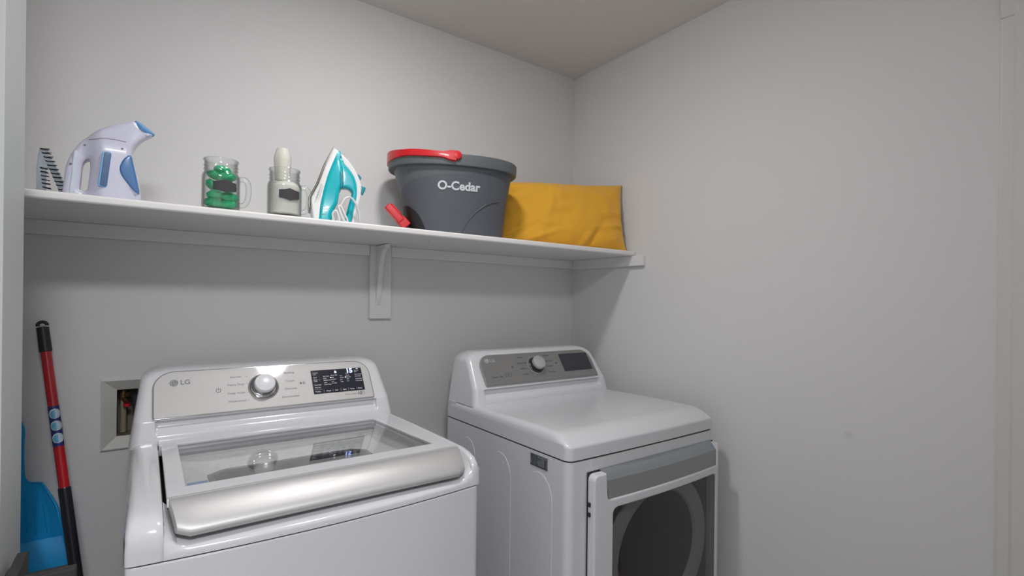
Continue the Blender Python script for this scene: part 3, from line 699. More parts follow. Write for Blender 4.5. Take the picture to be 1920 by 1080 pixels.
for z in (-.310, -.341, -.373): on_pole(bm, z, .0132)
obj('picture', bm, 'stk_pale', stq)
bm = bmesh.new()
for z in (-.311, -.342, -.374): on_pole(bm, z, .0105, .0126, True)
obj('picture', bm, 'stk_cyan', stq)
bm = bmesh.new(); tube(bm, [at(-.4995), at(-.503), at(-1.30)], [.0125, .0135, .0135], 24); obj('pole', bm, 'blackpole', mop, angle=60)
bm = bmesh.new(); tube(bm, [at(-1.29), at(-1.334)], [.0145, .012], 20); obj('end_cap', bm, 'black', mop)

# ================================================================ dustpan hanging on the back wall
dp = thing('dustpan', 'bright blue plastic dustpan hanging on the back wall behind the mop pole', 'dustpan', (-.275, D-.02, -.73))
XC = -.275
half_o = [(.011, -.330), (.0175, -.355), (.0165, -.40), (.0185, -.47), (.024, -.490), (.034, -.497), (.048, -.4995), (.057, -.507), (.082, -.561), (.090, -.590), (.100, -.650), (.1155, -.726)]
right = [tuple(p)[:2] for p in smooth([(a, b, 0) for a, b in half_o], 4)]
outl = [(XC+a, b) for a, b in right] + [(XC-a, b) for a, b in right[::-1]]
bm = moved(shape2d([outl, [(XC+.006*math.cos(a), -.345+.008*math.sin(a)) for a in [2*PI*i/16 for i in range(16)]]], .0022, .0012, 2), XZ(1.846)); pan = obj('pan', bm, 'dustblue', dp)
# raised rims and the lip bent forward
bm = bmesh.new()
for sgn in (1, -1):
    pts = [(XC+sgn*a, 1.840-.016*min(1, max(0, (-.50-b)/.1)), b) for a, b in right if b < -.497]
    base = [(XC+sgn*a, 1.847, b) for a, b in right if b < -.497]
    inn = [(XC+sgn*(a-.003), 1.840-.016*min(1, max(0, (-.50-b)/.1)), b) for a, b in right if b < -.497]
    inb = [(XC+sgn*(a-.003), 1.844, b) for a, b in right if b < -.497]
    rings(bm, [[p, q, r_, s_] for p, q, r_, s_ in zip(base, pts, inn, inb)])
obj('side_rim', bm, 'dustblue', dp)
bm = bmesh.new()
rings(bm, [[(XC-.103, 1.842, -.655), (XC+.103, 1.842, -.655), (XC+.103, 1.846, -.657), (XC-.103, 1.846, -.657)], [(XC-.108, 1.822, -.690), (XC+.108, 1.822, -.690), (XC+.108, 1.826, -.692), (XC-.108, 1.826, -.692)], [(XC-.113, 1.815, -.727), (XC+.113, 1.815, -.727), (XC+.113, 1.818, -.727), (XC-.113, 1.818, -.727)]])
obj('front_lip', bm, 'dustblue', dp)
bm = bmesh.new()
for i in range(-3, 4):
    x = XC+i*.022; z0 = -.535-abs(i)*.008
    tube(bm, [(x*.2+(XC+i*.018)*.8, 1.8435, z0), (x, 1.8435, -.64)], .0022, 8, .6)
obj('stiffening_rib', bm, 'dustblue_d', dp)
bm = bmesh.new(); tube(bm, smooth([(XC, D-.001, -.338), (XC, D-.02, -.341), (XC, D-.034, -.341), (XC, D-.037, -.330)], 5), .0028, 10); lathe(bm, [(0, 0), (.011, 0), (.011, .004), (0, .004)], 16, (0, 0, 0)) if False else None
tag(obj('wall_hook', bm, 'black'), 'small black hook on the back wall holding the blue dustpan', 'hook')

# ================================================================ dark slim stand at the lower left
ZS = -.452
cs = thing('slim_stand', 'dark stained slim open stand in the lower left corner before the dustpan', 'stand', (-.13, 1.16, FLOOR))
obj('side_panel', box(-.1795, -.1645, 1.126, 1.2285, FLOOR, ZS, bev=.0015, seg=2), 'wood', cs)
obj('front_panel', box(-.1795, -.0905, 1.108, 1.1255, FLOOR, ZS-.0005, bev=.002, seg=2), 'wood', cs)
obj('bottom_shelf', box(-.164, -.092, 1.126, 1.228, FLOOR, FLOOR+.02, bev=.001, seg=1), 'wood', cs)

# ================================================================ on the shelf
# ---------- garment brush
br = thing('brush_attachment', 'clear blue steamer brush with black bristles at the left end of the shelf', 'brush', (-.18, 1.60, SH))
bl = [(-.2040, .3445), (-.1905, .346), (-.1830, .330), (-.1560, .262), (-.1515, SH), (-.1655, SH), (-.172, .262), (-.188, .304), (-.1925, .300), (-.1925, .262), (-.192, SH), (-.2085, SH), (-.2085, .30)]
bm = moved(shape2d([bl], .011, .003, 2), XZ(1.605)); obj('frame', bm, 'brushp', br)
bm = bmesh.new()
for i in range(13):
    t_ = i/12; x = -.196+.038*t_; z = .344-.108*t_
    for k in range(3): tube(bm, [(x-.004+random.uniform(-.001, .001), 1.593-.002*k, z), (x+.0125, 1.586-.006*k+random.uniform(-.002, .002), z+.001*random.uniform(-1, 1))], [.00075, .0004], 5)
    for k in range(3): tube(bm, [(x-.006, 1.590+.004*k, z+.0012), (x+.009, 1.588+.004*k, z+.001*random.uniform(-1, 1.5))], [.0009, .0006], 5)
obj('bristle_row', bm, 'bristle', br)
bm = bmesh.new()
for i in range(8):
    t_ = i/7; x = -.2005+.006*t_; z = .300-.062*t_
    for k in range(4): tube(bm, [(x-.001, 1.590+.004*k, z+.001), (x+.012+.003*t_, 1.586+.004*k, z-.001+.0015*random.uniform(-1, 1))], [.0010, .0006], 5)
obj('bristle_row', bm, 'bristle', br)

# ---------- garment steamer
ste = thing('garment_steamer', 'white handheld garment steamer with blue tank and blue nozzle on the shelf', 'garment steamer', (-.08, 1.56, SH))
body = [(-.1226, .3701), (-.1066, .3874), (-.0903, .4014), (-.0652, .4171), (-.0396, .4292), (-.0270, .4340), (-.0167, .4255), (-.0041, .4165), (.0090, .4085), (-.0039, .3985), (-.0181, .3841), (-.0268, .3692), (-.031, .352), (-.0273, .3328), (-.0218, .3073), (-.0153, .2752), (-.0125, .2556), (-.0124, .2340), (-.018, SH), (-.0954, SH), (-.1373, SH), (-.1560, SH), (-.1590, .2345), (-.1578, .2526), (-.155, .282), (-.1521, .3073), (-.1445, .3314), (-.1367, .3474), (-.1305, .3591)]
hole = [(-.1237, .3121), (-.1173, .3237), (-.1130, .3262), (-.1101, .3235), (-.1091, .3061), (-.1113, .2804), (-.1138, .2560), (-.118, .2515), (-.1250, .2515), (-.1284, .2560), (-.1266, .2781)]
sb = [tuple(p)[:2] for p in smooth([(a, b, 0) for a, b in body], 3, True)]; shh = [tuple(p)[:2] for p in smooth([(a, b, 0) for a, b in hole], 3, True)]
bm = shape2d([sb, shh], .034, .010, 5)
def sst(a, b, x): t = max(0, min(1, (x-a)/(b-a))); return t*t*(3-2*t)
def st_k(x, z):                                  # slimmer handle and spout, fuller belly
    k = .55+.45*sst(-.124, -.085, x)-.28*sst(-.04, -.005, x)
    return k*(1-.34*sst(.345, .43, z))
for i in range(1, 30):
    bmesh.ops.bisect_plane(bm, geom=bm.verts[:]+bm.edges[:]+bm.faces[:], plane_co=(-.16+.0059*i, 0, 0), plane_no=(1, 0, 0))
for i in range(1, 34):
    bmesh.ops.bisect_plane(bm, geom=bm.verts[:]+bm.edges[:]+bm.faces[:], plane_co=(0, SH+.0061*i, 0), plane_no=(0, 1, 0))
for v in bm.verts: v.co.z *= st_k(v.co.x, v.co.y)
def st_y(x, z): return 1.565-.034*st_k(x, z)
stb = obj('body', moved(bm, XZ(1.565)), 'lav', ste, angle=75)
YS = 1.565-.034
tank = [(-.0367, .3455), (-.0474, .3337), (-.0544, .313), (-.0505, .294), (-.0382, .2752), (-.0276, .2624), (-.0155, .2557), (-.0174, .2749), (-.0227, .3028), (-.0278, .3283), (-.0309, .3432)]
tk = [tuple(p)[:2] for p in smooth([(a, b, 0) for a, b in tank], 4, True)]
bm = moved(shape2d([tk], .0362, .0045, 4), XZ(1.565)); obj('water_tank', bm, 'blue_t', ste, angle=75)
bm = moved(shape2d([rrect(-.0905, -.0735, .2615, .346, .005, 4)], .0032, .0008, 2), XZ(YS)); 
for v in bm.verts: v.co.x += (v.co.z-.30)*.10
wl = obj('window_lip', bm, 'blue_n', ste)
bm = moved(shape2d([rrect(-.0865, -.0738, .2635, .3445, .004, 4)], .0012, .0008, 2), XZ(YS-.0030))
for v in bm.verts: v.co.x += (v.co.z-.30)*.10
obj('level_window', bm, 'blue_d', ste)
# nozzle: oval ring and perforated face across the spout end
na, nb = Vector((-.0270, 1.565, .4345)), Vector((.0095, 1.565, .4085)); nd = (nb-na).normalized(); nn = Vector((-nd.z, 0, nd.x)); nn = nn if nn.z > 0 else -nn
mid = (na+nb)/2; L_ = (nb-na).length/2
nm = plane_mx(mid, nd, (0, 1, 0)); 
if (nm.to_3x3() @ Vector((0, 0, 1))).dot(Vector((.58, 0, .81))) < 0: nm = plane_mx(mid, -nd, (0, 1, 0))
el = lambda k: [(L_*k*math.cos(2*PI*i/40), .021*k*math.sin(2*PI*i/40)) for i in range(40)]
nm = nm @ Matrix.Translation((0, 0, .0035)) @ Matrix.Rotation(math.radians(18)*(1 if (nm.to_3x3() @ Vector((0, 1, 0))).y > 0 else -1), 4, 'X')
bm = moved(shape2d([el(1.08)], .0045, .002, 3), nm); nz_ = obj('nozzle', bm, 'blue_n', ste)
bm = bmesh.new()
for i in range(9):
    a = 2*PI*i/9; ring2d(bm, nm, L_*.55*math.cos(a), .021*.55*math.sin(a), 0, .0016, 10, th=.0043)
obj('steam_hole', bm, 'gap', nz_)
bm = moved(shape2d([[tuple(p)[:2] for p in smooth([(a, b, 0) for a, b in [(-.1367, .3420), (-.1300, .3343), (-.1335, .3063), (-.1356, .2767), (-.1375, .2450), (-.1450, .2450), (-.1415, .2883), (-.1400, .3177)]], 3, True)]], .0016, .0008, 2), XZ(1.565-.0187)); obj('handle_grip', bm, 'lav2', ste)
bm = bmesh.new(); tube(bm, [(x, st_y(x, z)-.0002, z) for x, z, _ in smooth([(-.1130, .3712, 0), (-.0851, .3762, 0), (-.0649, .3785, 0), (-.0420, .3765, 0)], 6)], .0007, 6); obj('seam', bm, 'inkg', ste)
bm = bmesh.new()
for x, z, q in ((-.1190, .3575, 0), (-.1440, .3094, .0), (-.0493, .3584, 0)):
    t = bmesh.new(); lathe(t, [(0, .0008), (.0024, .0008), (.0024, -.001)], 14); moved(t, plane_mx((x, st_y(x, z), z), (1, 0, 0), (0, 0, 1)))
    obj('screw_hole', t, 'knobside', ste)

# ---------- glass jar mugs
def jar_mug(label, cx, cy, group):
    j = thing('jar_mug', label, 'glass jar', (cx, cy, SH), group)
    R_ = .0410; s_ = SH
    prof = [(.0, .004), (.030, .004), (.034, .0035), (.0365, .0), (.0395, .0015), (R_, .007), (R_, .088), (.0405, .095), (.037, .102), (.0352, .106), (.0352, .110), (.0366, .112), (.0352, .115), (.0352, .119), (.0366, .121), (.0352, .124), (.0352, .1335), (.0372, .1355), (.0372, .1385), (.0358, .1405), (.0338, .1385), (.0325, .11), (.0345, .102), (.0380, .094), (.0385, .088), (.0385, .010), (.034, .007), (.0, .007)]
    prof = [(r*1.105, z*.965) for r, z in prof]; bm = bmesh.new(); n = 64
    rs = []
    for r, z in prof:
        rr = []
        for i in range(n):
            a = 2*PI*i/n; k = 1.
            if .004 < z < .092 and r > .034: k = 1+.02*math.cos(4*(a+PI/4))
            rr.append((cx+r*k*math.cos(a), cy+r*k*math.sin(a), s_+z))
        rs.append(rr)
    rings(bm, rs, cap0=False, cap1=False); bmesh.ops.remove_doubles(bm, verts=bm.verts, dist=1e-6)
    obj('jar_body', bm, 'jar', j, angle=60)
    a = math.radians(-12); d = Vector((math.cos(a), math.sin(a), 0))
    pts = [Vector((cx, cy, s_))+d*r+Vector((0, 0, z)) for r, z in ((.042, .088), (.053, .090), (.061, .083), (.0645, .068), (.0635, .045), (.059, .028), (.050, .020), (.042, .020))]
    bm = bmesh.new(); tube(bm, smooth(pts, 5), .0055, 14, 1.25); obj('jar_handle', bm, 'jar', j, angle=60)
    # chalkboard label wrapped on the front
    face = -PI/2+.11; hx = [(-.0285, .0105), (-.012, .013), (0, .0165), (.012, .013), (.0285, .0105), (.0285, -.0105), (.012, -.013), (0, -.0165), (-.012, -.013), (-.0285, -.0105)]
    bm = bmesh.new(); N = 28; up_, dn_ = [], []
    def lim(x): 
        x = abs(x)
        return .0165-.0035*min(1, x/.012) if x < .012 else .013-.0025*(x-.012)/.0165
    top = []; bot = []; top2 = []; bot2 = []
    for i in range(N+1):
        x = -.0285+.057*i/N; aa = face+x/.0462; k = 1+.02*math.cos(4*(aa+PI/4)); h = lim(x)
        for lst, sg, rr in ((top, 1, .0460), (bot, -1, .0460), (top2, 1, .0455), (bot2, -1, .0455)):
            lst.append((cx+rr*k*math.cos(aa), cy+rr*k*math.sin(aa), s_+.0605+sg*h))
    rings(bm, [[a_, b_, c_, d_] for a_, b_, c_, d_ in zip(top, bot, bot2, top2)])
    obj('chalkboard_label', bm, 'chalk', j)
    return j
J1, J2 = (.1575, 1.525), (.3130, 1.525)
jar_mug('glass jar mug filled with green laundry pods, right of the garment steamer', *J1, 'glass jar mugs on the shelf')
jar_mug('glass jar mug filled with white powder and a frosted scoop, left of the iron', *J2, 'glass jar mugs on the shelf')
pods = [  # dx, dy, z, roll, scale, label
 (.002, -.004, .107, .15, 1.0, 'green laundry pod lying topmost, in the neck of the left jar'),
 (.010, -.010, .088, -.15, 1.1, 'green laundry pod under the jar neck, just above the black label'),
 (-.013, -.004, .092, .2, .95, 'green laundry pod at left under the jar neck, beside the upper pod'),
 (-.018, .002, .066, .7, .95, 'green laundry pod peeking out left of the black jar label'),
 (.016, .008, .066, .2, 1.0, 'green laundry pod hidden mostly behind the black jar label'),
 (.015, -.012, .036, .1, 1.1, 'green laundry pod right of centre just below the black jar label'),
 (-.013, -.010, .040, -.2, 1.0, 'green laundry pod left of centre just below the black jar label'),
 (-.016, -.008, .018, .1, 1.1, 'green laundry pod at the bottom left of the left jar'),
 (.014, -.010, .016, -.15, 1.1, 'green laundry pod at the bottom right of the left jar'),
 (.002, .018, .020, .3, 1.1, 'green laundry pod at the bottom back of the left jar')]
for dx, dy, z, rl, sc_, lb in pods:
    bm = bmesh.new(); bmesh.ops.create_uvsphere(bm, u_segments=28, v_segments=16, radius=1)
    for v in bm.verts:
        c = v.co; n4 = (abs(c.x)**3.2+abs(c.y)**3.2)**(1/3.2) if (abs(c.x)+abs(c.y)) > 1e-6 else 1; l2 = math.hypot(c.x, c.y) or 1
        k = l2/n4; w_ = 1+.10*noise.noise(c*3+Vector((dx*900, dz0 if False else z*500, 0)))
        v.co = Vector((c.x*k*.0205*w_, c.y*k*.0165*w_, c.z*.0128*w_))*sc_*.97
    mx = Matrix.Translation((J1[0]+dx*1.12, J1[1]+dy*1.1, SH+z+.0015)) @ Matrix.Rotation(rl, 4, 'Y') @ Matrix.Rotation(rl*1.7, 4, 'Z')
    tag(obj('laundry_pod', moved(bm, mx), 'green', angle=80), lb, 'laundry pod', 'green laundry pods in the jar')
# powder and scoop in the second jar
bm = bmesh.new(); rs = []
for r, z in ((.0, .0075), (.036, .0075), (.0412, .011), (.0412, .084), (.036, .092), (.031, .098), (.020, .101), (.0, .102)):
    rs.append([(J2[0]+r*math.cos(2*PI*i/40), J2[1]+r*math.sin(2*PI*i/40), SH+z+(.004*noise.noise(Vector((r*90, i*.4, 2))) if z > .07 else 0)) for i in range(40)])
rings(bm, rs, cap0=False, cap1=False); bmesh.ops.remove_doubles(bm, verts=bm.verts, dist=1e-5)
tag(obj('detergent_powder', bm, 'powder'), 'cream white detergent powder filling the right jar mug', 'powder', kind='stuff')
bm = bmesh.new(); lathe(bm, [(.0, .0), (.0190, .0), (.0210, .030), (.0228, .058), (.0225, .066), (.0185, .082), (.0150, .0905), (.0, .0925)], 40, (J2[0]-.006, J2[1], SH+.1025))
sc0 = tag(obj('measuring_scoop', bm, 'frost', angle=60), 'frosted tapering plastic scoop sticking up out of the powder jar', 'scoop')
bm = bmesh.new()
lathe(bm, [(.0, .001), (.0125, .001), (.0135, .060), (.0125, .084), (.0, .086)], 32, (J2[0]-.005, J2[1], SH+.1025)); obj('scoop_core', bm, 'powder', sc0)

# ---------- steam iron standing on its heel
ir = thing('steam_iron', 'teal and white steam iron standing on its heel between the jars and the bucket', 'iron', (.47, 1.60, SH))
YI = 1.60
def sm2(pts, n=3, closed=True): return [tuple(p)[:2] for p in smooth([(a, b, 0) for a, b in pts], n, closed)]
def taper(bm, lo, hi, z0=.235, z1=.475, pw=1.6):
    for v in bm.verts:
        t = max(0, min(1, (v.co.y-z0)/(z1-z0))); v.co.z *= (lo+(hi-lo)*t**pw)
    return bm
sole = [(.4712, .4785), (.4684, .4786), (.4655, .4720), (.4398, .4158), (.4180, .3504), (.4060, .3257), (.3975, .3079), (.3962, .2862), (.4000, .2735), (.4045, .2735), (.4022, .2870), (.4030, .3060), (.4115, .3240), (.4240, .3504), (.4455, .4150)]
bm = taper(shape2d([sole], .054, .0015, 2), 1.0, .12); obj('soleplate', moved(bm, XZ(YI)), 'steel', ir)
skirt = [(.4695, .4750), (.4828, .4660), (.4894, .4583), (.4700, .4044), (.4600, .3715), (.4480, .3175), (.4460, .2496), (.4440, SH), (.416, SH), (.4090, .2400), (.4045, .2739), (.4025, .2966), (.4040, .3075), (.4120, .3240), (.4245, .3506), (.4460, .416)]
bm = taper(shape2d([skirt], .052, .007, 4), 1.0, .14); obj('skirt', moved(bm, XZ(YI)), 'whitep', ir, angle=60)
teal_tank = [(.4828, .4637), (.4899, .4589), (.4882, .4449), (.4930, .4150), (.4960, .3900), (.4950, .3560), (.4868, .3392), (.4831, .3176), (.4795, .2961), (.4694, .2739), (.4632, .2523), (.4625, SH), (.4235, SH), (.4242, .2495), (.4287, .2899), (.437, .3323), (.4491, .3782), (.4639, .4197)]
bm = taper(shape2d([sm2(teal_tank)], .056, .012, 5), 1.0, .20); obj('water_tank', moved(bm, XZ(YI)), 'teal', ir, angle=60)
hnd = [(.4880, .4460), (.5002, .4258), (.5163, .4086), (.53, .388), (.5378, .3623), (.5387, .3302), (.5311, .2864), (.5235, .2519), (.523, SH), (.4985, SH), (.5035, .2513), (.5149, .3005), (.5231, .3335), (.5203, .3425), (.5104, .3491), (.4932, .3493), (.490, .365), (.489, .40)]
bm = taper(shape2d([sm2(hnd)], .020, .010, 5), 1.0, .55); obj('handle', moved(bm, XZ(YI-.004)), 'teal', ir, angle=60)
spine = [(.4894, .4575), (.5133, .4375), (.5324, .4110), (.5463, .3834), (.5526, .3591), (.5484, .3153), (.538, .2764), (.532, SH), (.5215, SH), (.5298, .2862), (.5374, .3301), (.5365, .3622), (.5286, .3878), (.515, .4083), (.4969, .4290)]
bm = taper(shape2d([sm2(spine)], .019, .004, 3), 1.0, .6); obj('handle_spine', moved(bm, XZ(YI)), 'whitep', ir, angle=60)
heel = [(.440, SH), (.530, SH), (.528, .2395), (.470, .2475), (.440, .2475)]
bm = shape2d([heel], .044, .003, 2); obj('heel_rest', moved(bm, XZ(YI)), 'whitep', ir)
for kp in ([(.5430, .4010), (.5461, .3990), (.5538, .3895), (.5442, .3727), (.5371, .377), (.5405, .385)], [(.5514, .3648), (.5668, .3597), (.5650, .351), (.5583, .3355), (.5525, .3400), (.5508, .3500)]):
    bm = shape2d([kp], .008, .002, 2); obj('steam_button', moved(bm, XZ(YI)), 'teal_d', ir)
bm = shape2d([sm2([(.4855, .3960), (.4950, .3900), (.4960, .3560), (.4870, .3440)])], .0565, .003, 2)
obj('thumb_recess', moved(taper(bm, 1., .22), XZ(YI)), 'teal_d', ir)
bm = bmesh.new(); yc_ = YI-.046
tube(bm, smooth([(.4690, YI-.05, .2400), (.4790, YI-.056, .2690), (.4938, YI-.058, .2979), (.5015, YI-.056, .3107), (.5147, YI-.05, .3164), (.5282, YI-.044, .3074), (.5392, YI-.036, .2873), (.5449, YI-.03, .2691), (.5490, YI-.02, .2400)], 6), .0032, 10)
tube(bm, smooth([(.5490, YI-.02, .2400), (.530, YI-.05, .2345), (.500, YI-.062, .2400), (.4821, YI-.062, .2800), (.4887, YI-.06, .2841), (.4994, YI-.058, .2621), (.5080, YI-.055, .2400), (.489, YI-.06, .2335), (.4690, YI-.056, .2380)], 6), .0032, 10)
tube(bm, smooth([(.4690, YI-.056, .2380), (.4650, YI-.062, .2600), (.4750, YI-.064, .2700), (.4830, YI-.062, .2500), (.492, YI-.058, .2340), (.56, YI-.03, .2335), (.575, YI+.06, .2335)], 6), .0032, 10)
obj('cord', bm, 'whitep', ir, angle=80)
bm = bmesh.new(); Tm = plane_mx((.4165, YI-.0537, .3060), (.30, 0, .95), (-.95, 0, .30))
text(bm, 'BLACK+DECKER', .0062, Tm, 0, -.0035); rect2d(bm, Tm, 0, .042, -.0095, -.0088); obj('lettering', bm, 'inkg', ir)
bm = bmesh.new(); Tm = plane_mx((.434, YI-.0563, .252), (1, 0, 0), (0, 0, 1))
for i in range(4): text(bm, ['MAX', '~ ~ ~', 'STEAM', 'FILL'][i], .006, Tm, 0, .006+.008*i)
obj('lettering', bm, 'inkl', ir)
ir.rotation_euler = (0, 0, math.radians(-13))

# ---------- spin mop bucket
bu = thing('mop_bucket', 'charcoal oval mop bucket with red bail handle and red pedal beside the yellow pillow', 'bucket', (.92, 1.652, SH))
BC = Vector((.925, 1.652, 0)); TH = math.radians(-20)
bd = Vector((math.cos(TH), math.sin(TH), 0)); bn = Vector((-math.sin(TH), math.cos(TH), 0))
def bp(a, b, z): p = BC+bd*a+bn*b; return (p.x, p.y, z)
def oval(A, B, z, n=180, e=2.35, sh=0.):
    out = []
    for i in range(n):
        t = 2*PI*i/n; c, s_ = math.cos(t), math.sin(t)
        out.append(bp(sh+A*math.copysign(abs(c)**(2/e), c), B*math.copysign(abs(s_)**(2/e), s_), z))
    return out
RZ = SH+.282
lev = [(SH, .168, .100), (SH+.003, .174, .106), (SH+.02, .1765, .108), (SH+.08, .186, .114), (SH+.14, .196, .1195), (SH+.20, .208, .126), (SH+.245, .2185, .132)]
bm = rings(bmesh.new(), [oval(A, B, z, sh=.012*(1-(z-SH)/.26)) for z, A, B in lev], cap1=False)
bd_o = obj('bucket_body', bm, 'bucket', bu, angle=60)
bm = rings(bmesh.new(), [oval(A, B, z) for z, A, B in ((RZ-.040, .2170, .1315), (RZ-.040, .2340, .1445), (RZ-.036, .2370, .147), (RZ-.004, .2385, .148), (RZ, .2360, .146), (RZ, .2260, .138), (RZ-.02, .2220, .136), (RZ-.24, .165, .098))], cap0=False, cap1=True)
obj('rim', bm, 'rimp', bu, angle=35)
# pressed swoosh on the front
def wall_at(a, z, out=.0):
    t = (z-SH)/.245; A = .172+.0465*t; B = .105+.027*t; sh = .012*(1-t); q = max(-1, min(1, (a-sh)/A))
    b = -B*(1-abs(q)**2.35)**(1/2.35); return b-out
sw = [(.010, SH+.01), (.035, SH+.055), (.070, SH+.095), (.115, SH+.125), (.155, SH+.137)]
bm = bmesh.new(); tube(bm, [bp(p[0], wall_at(p[0], p[1], .0008), p[1]) for p in smooth([(a, b, 0) for a, b in sw], 6)], [.0002]+[.0022]*(len(sw)*6-7)+[.0015], 8); obj('pressed_curve', bm, 'bucket', bd_o)
# brand lettering wrapped onto the front wall
cu_b = bmesh.new(); text(cu_b, 'O-Cedar', .047, Matrix.Identity(4), 0, 0, 'CENTER', .0015, .0003)
bmesh.ops.triangulate(cu_b, faces=cu_b.faces)
xs_ = [v.co.x for v in cu_b.verts]; wtx = max(xs_)-min(xs_); ks = .151/wtx
for v in cu_b.verts:
    a = v.co.x*ks+.0000; z = SH+.1735+v.co.y*ks*1.0; d_ = v.co.z
    v.co = Vector(bp(a, wall_at(a, z, .0006+d_), z))
obj('lettering', cu_b, 'inkw', bd_o)
# bail handle folded down round the left half of the rim
bm = bmesh.new(); hp_ = []; hr = []
for i in range(41):
    t = -PI/2-.06-(PI-.12)*i/40
    c, s_ = math.cos(t), math.sin(t); e = 2/2.35
    hp_.append((.243*math.copysign(abs(c)**e, c)*1.0-.004+.01, .1525*math.copysign(abs(s_)**e, s_))); 
rs = []
for i, (a, b) in enumerate(hp_):
    f = min(i, 40-i)/20
    hgt = .0095+.003*min(1, f*3)+(.012*math.exp(-((f-.02)/.05)**2))+.010*max(0, (f-.55)/.45)
    zc = RZ-.010+.008*min(1, f*2.2)
    nx = Vector((a/.243**2, b/.1525**2)).normalized(); t_ = .0045
    rs.append([bp(a-nx.x*t_, b-nx.y*t_, zc-hgt), bp(a+nx.x*t_, b+nx.y*t_, zc-hgt*.85), bp(a+nx.x*(t_+.001), b+nx.y*(t_+.001), zc), bp(a+nx.x*t_, b+nx.y*t_, zc+hgt*.85), bp(a-nx.x*t_, b-nx.y*t_, zc+hgt)])
rings(bm, rs)
obj('bail_handle', bm, 'red', bu, angle=50)
for sg in (1, -1):
    t = bmesh.new(); lathe(t, [(0, .006), (.012, .005), (.0155, .001), (.0155, -.006)], 24); 
    m_ = plane_mx(bp(-.0120, -sg*.1530, RZ-.0080), (bd*sg), (0, 0, 1)); moved(t, m_); obj('pivot', t, 'red', bu)
# black plate painted as foot-well shade, and pedal at the left end
bm = bmesh.new(); rs = []
for z, hw_ in ((SH+.002, .042), (SH+.02, .042), (SH+.05, .041), (SH+.07, .038), (SH+.085, .033), (SH+.095, .026), (SH+.103, .017), (SH+.108, .006)):
    t = (z-SH)/.245; A = .172+.0465*t; B = .105+.027*t; sh = .012*(1-t)
    row = []
    for i in range(11):
        b = -.045+hw_*(-1+2*i/10)*1.0; q = min(1, abs(b)/B); a = sh-A*(1-q**2.35)**(1/2.35); row.append(bp(a-.0032, b, z))
    rs.append(row)
rings(bm, rs, closed=False, cap0=False, cap1=False); obj('foot_well_shade', bm, 'black', bu, angle=60)
pd = bmesh.new(); bx(pd, -.040, .034, -.022, .022, -.015, .012, bev=.005); bx(pd, -.034, .012, -.016, .016, .010, .0155, bev=.002); bx(pd, .020, .060, -.018, .018, -.017, .017, bev=.004)
for i in range(4): bx(pd, -.030+.010*i, -.026+.010*i, -.0145, .0145, .0145, .0175, bev=.001)
pm_ = Matrix.Translation(bp(-.213, -.050, SH+.076)) @ Matrix.Rotation(TH, 4, 'Z') @ Matrix.Rotation(math.radians(46), 4, 'Y')
obj('pedal', moved(pd, pm_), 'red', bu)
bm = bmesh.new(); tube(bm, [bp(-.176, -.048, SH+.040), bp(-.160, -.046, SH+.016)], .010, 12); tube(bm, [bp(-.166, -.075, SH+.016), bp(-.166, -.03, SH+.016)], .011, 14); obj('pedal_hinge', bm, 'black', bu)
bm = bmesh.new(); tube(bm, [bp(-.176+.006*math.cos(i*.9), -.058+.006*math.sin(i*.9), SH+.012+.0016*i) for i in range(18)], .0012, 6); obj('pedal_spring', bm, 'chrome', bu)

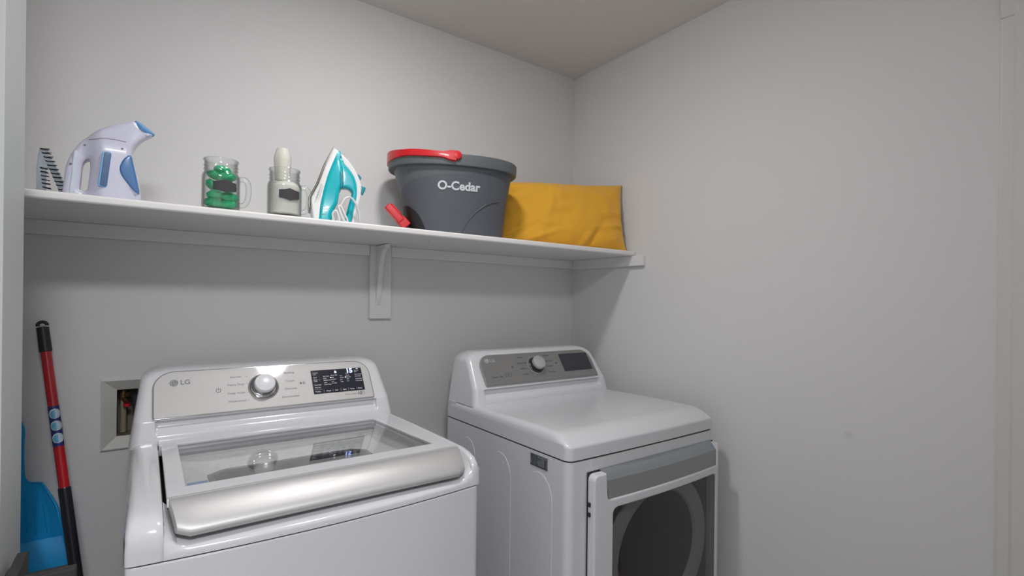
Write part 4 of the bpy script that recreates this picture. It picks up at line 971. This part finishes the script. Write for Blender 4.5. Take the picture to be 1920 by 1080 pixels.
# ---------- pillow
def pillow():
    nu, nv = 72, 44; Wd, Hd, T = .288, .152, .060
    ang = math.radians(-21); lean = math.radians(9)
    ex = Vector((math.cos(ang), math.sin(ang), 0)); nrm = Vector((math.sin(ang), -math.cos(ang), 0))
    upv = (Vector((0, 0, 1))*math.cos(lean)-nrm*math.sin(lean)); fn = ex.cross(upv)
    if fn.dot(nrm) < 0: fn = -fn
    c = Vector((1.449, 1.628, 0)); zb = SH+.002
    def pt(u, v, side):
        au, av = abs(u), abs(v)
        e = max(0, (1-au**2.6))**.55*max(0, (1-av**2.4))**.55
        x = Wd*u*(1-.045*(1-v*v)*(au**3)+(.020*(av**6)*au*(1 if v < 0 else .5))); y = Hd*v*(1-.11*(1-u*u)*(av**2)*(1 if v > 0 else .10)-.0)
        w_ = 0
        q = Vector((u*2.2, v*1.6, 3.+side))
        w_ += .010*noise.noise(q*1.3)+.006*noise.noise(q*2.7)
        for (u0, v0, du, dv, am, wd) in ((.30, -.80, .30, .85, .009, .030), (.42, -.75, .32, .80, -.006, .03), (-.10, .55, -.02, .8, .005, .03), (-.42, -.75, .75, .5, .005, .04), (-.25, .2, .12, .9, .006, .035), (-.70, -.6, .7, .6, -.006, .04), (.86, .0, .9, .1, .006, .03), (.85, -.35, .9, .2, .006, .03)):
            L = math.hypot(du, dv); d = ((u-u0)*dv-(v-v0)*du)/L; s_ = ((u-u0)*du+(v-v0)*dv)/L
            w_ += 1.7*am*math.exp(-(d/wd)**2/2)*math.exp(-(s_/.32)**2/2)
        if v > 0 and u < -.2: y -= .030*v*((-.2-u)/.8)**1.5
        th = T*e+w_*min(1, e*2.2)
        return c+ex*x+upv*(y)+fn*(th if side else -th*.85)
    bm = bmesh.new(); G = {}
    for side in (1, 0):
        for i in range(nu+1):
            for j in range(nv+1):
                u = math.sin((-1+2*i/nu)*PI/2*.995)/math.sin(PI/2*.995); v = math.sin((-1+2*j/nv)*PI/2*.995)/math.sin(PI/2*.995)
                G[side, i, j] = bm.verts.new(pt(u, v, side))
        for i in range(nu):
            for j in range(nv): bm.faces.new((G[side, i, j], G[side, i+1, j], G[side, i+1, j+1], G[side, i, j+1]))
    bmesh.ops.remove_doubles(bm, verts=bm.verts, dist=.0006)
    mz = min(v.co.z for v in bm.verts)
    for v in bm.verts: v.co.z += zb-mz
    dz = zb-mz
    zip_ = [pt(1, -1+2*j/nv, 1)+Vector((0, 0, dz)) for j in range(nv+1)]
    return bm, zip_, fn, ex
bm, zp, fn, ex = pillow()
pw = tag(obj('pillow', bm, 'yellow', angle=80), 'mustard yellow oblong pillow propped in the shelf corner by the bucket', 'pillow')
bm = bmesh.new(); tube(bm, [p-ex*.002-fn*(.006+.004*math.sin(i*.21)) for i, p in enumerate(zp)], .0042, 8, 1.6); obj('zip_edge', bm, 'brown', pw)

# smudge on the right wall: a faint scuff in the paint itself
nt = MT['wall'].node_tree; b = nt.nodes['Principled BSDF']
ge = nt.nodes.new('ShaderNodeNewGeometry'); vm = nt.nodes.new('ShaderNodeVectorMath'); vm.operation = 'DISTANCE'; vm.inputs[1].default_value = (W, .634, H-.392)
mr = nt.nodes.new('ShaderNodeMapRange'); mr.inputs[1].default_value = .006; mr.inputs[2].default_value = .017; mr.inputs[3].default_value = .16; mr.inputs[4].default_value = 0
mx = nt.nodes.new('ShaderNodeMix'); mx.data_type = 'RGBA'; mx.inputs[7].default_value = (.25, .25, .25, 1)
nt.links.new(ge.outputs['Position'], vm.inputs[0]); nt.links.new(vm.outputs['Value'], mr.inputs[0]); nt.links.new(mr.outputs[0], mx.inputs[0])
src = b.inputs['Base Color'].links[0].from_socket; nt.links.new(src, mx.inputs[6]); nt.links.new(mx.outputs[2], b.inputs['Base Color'])
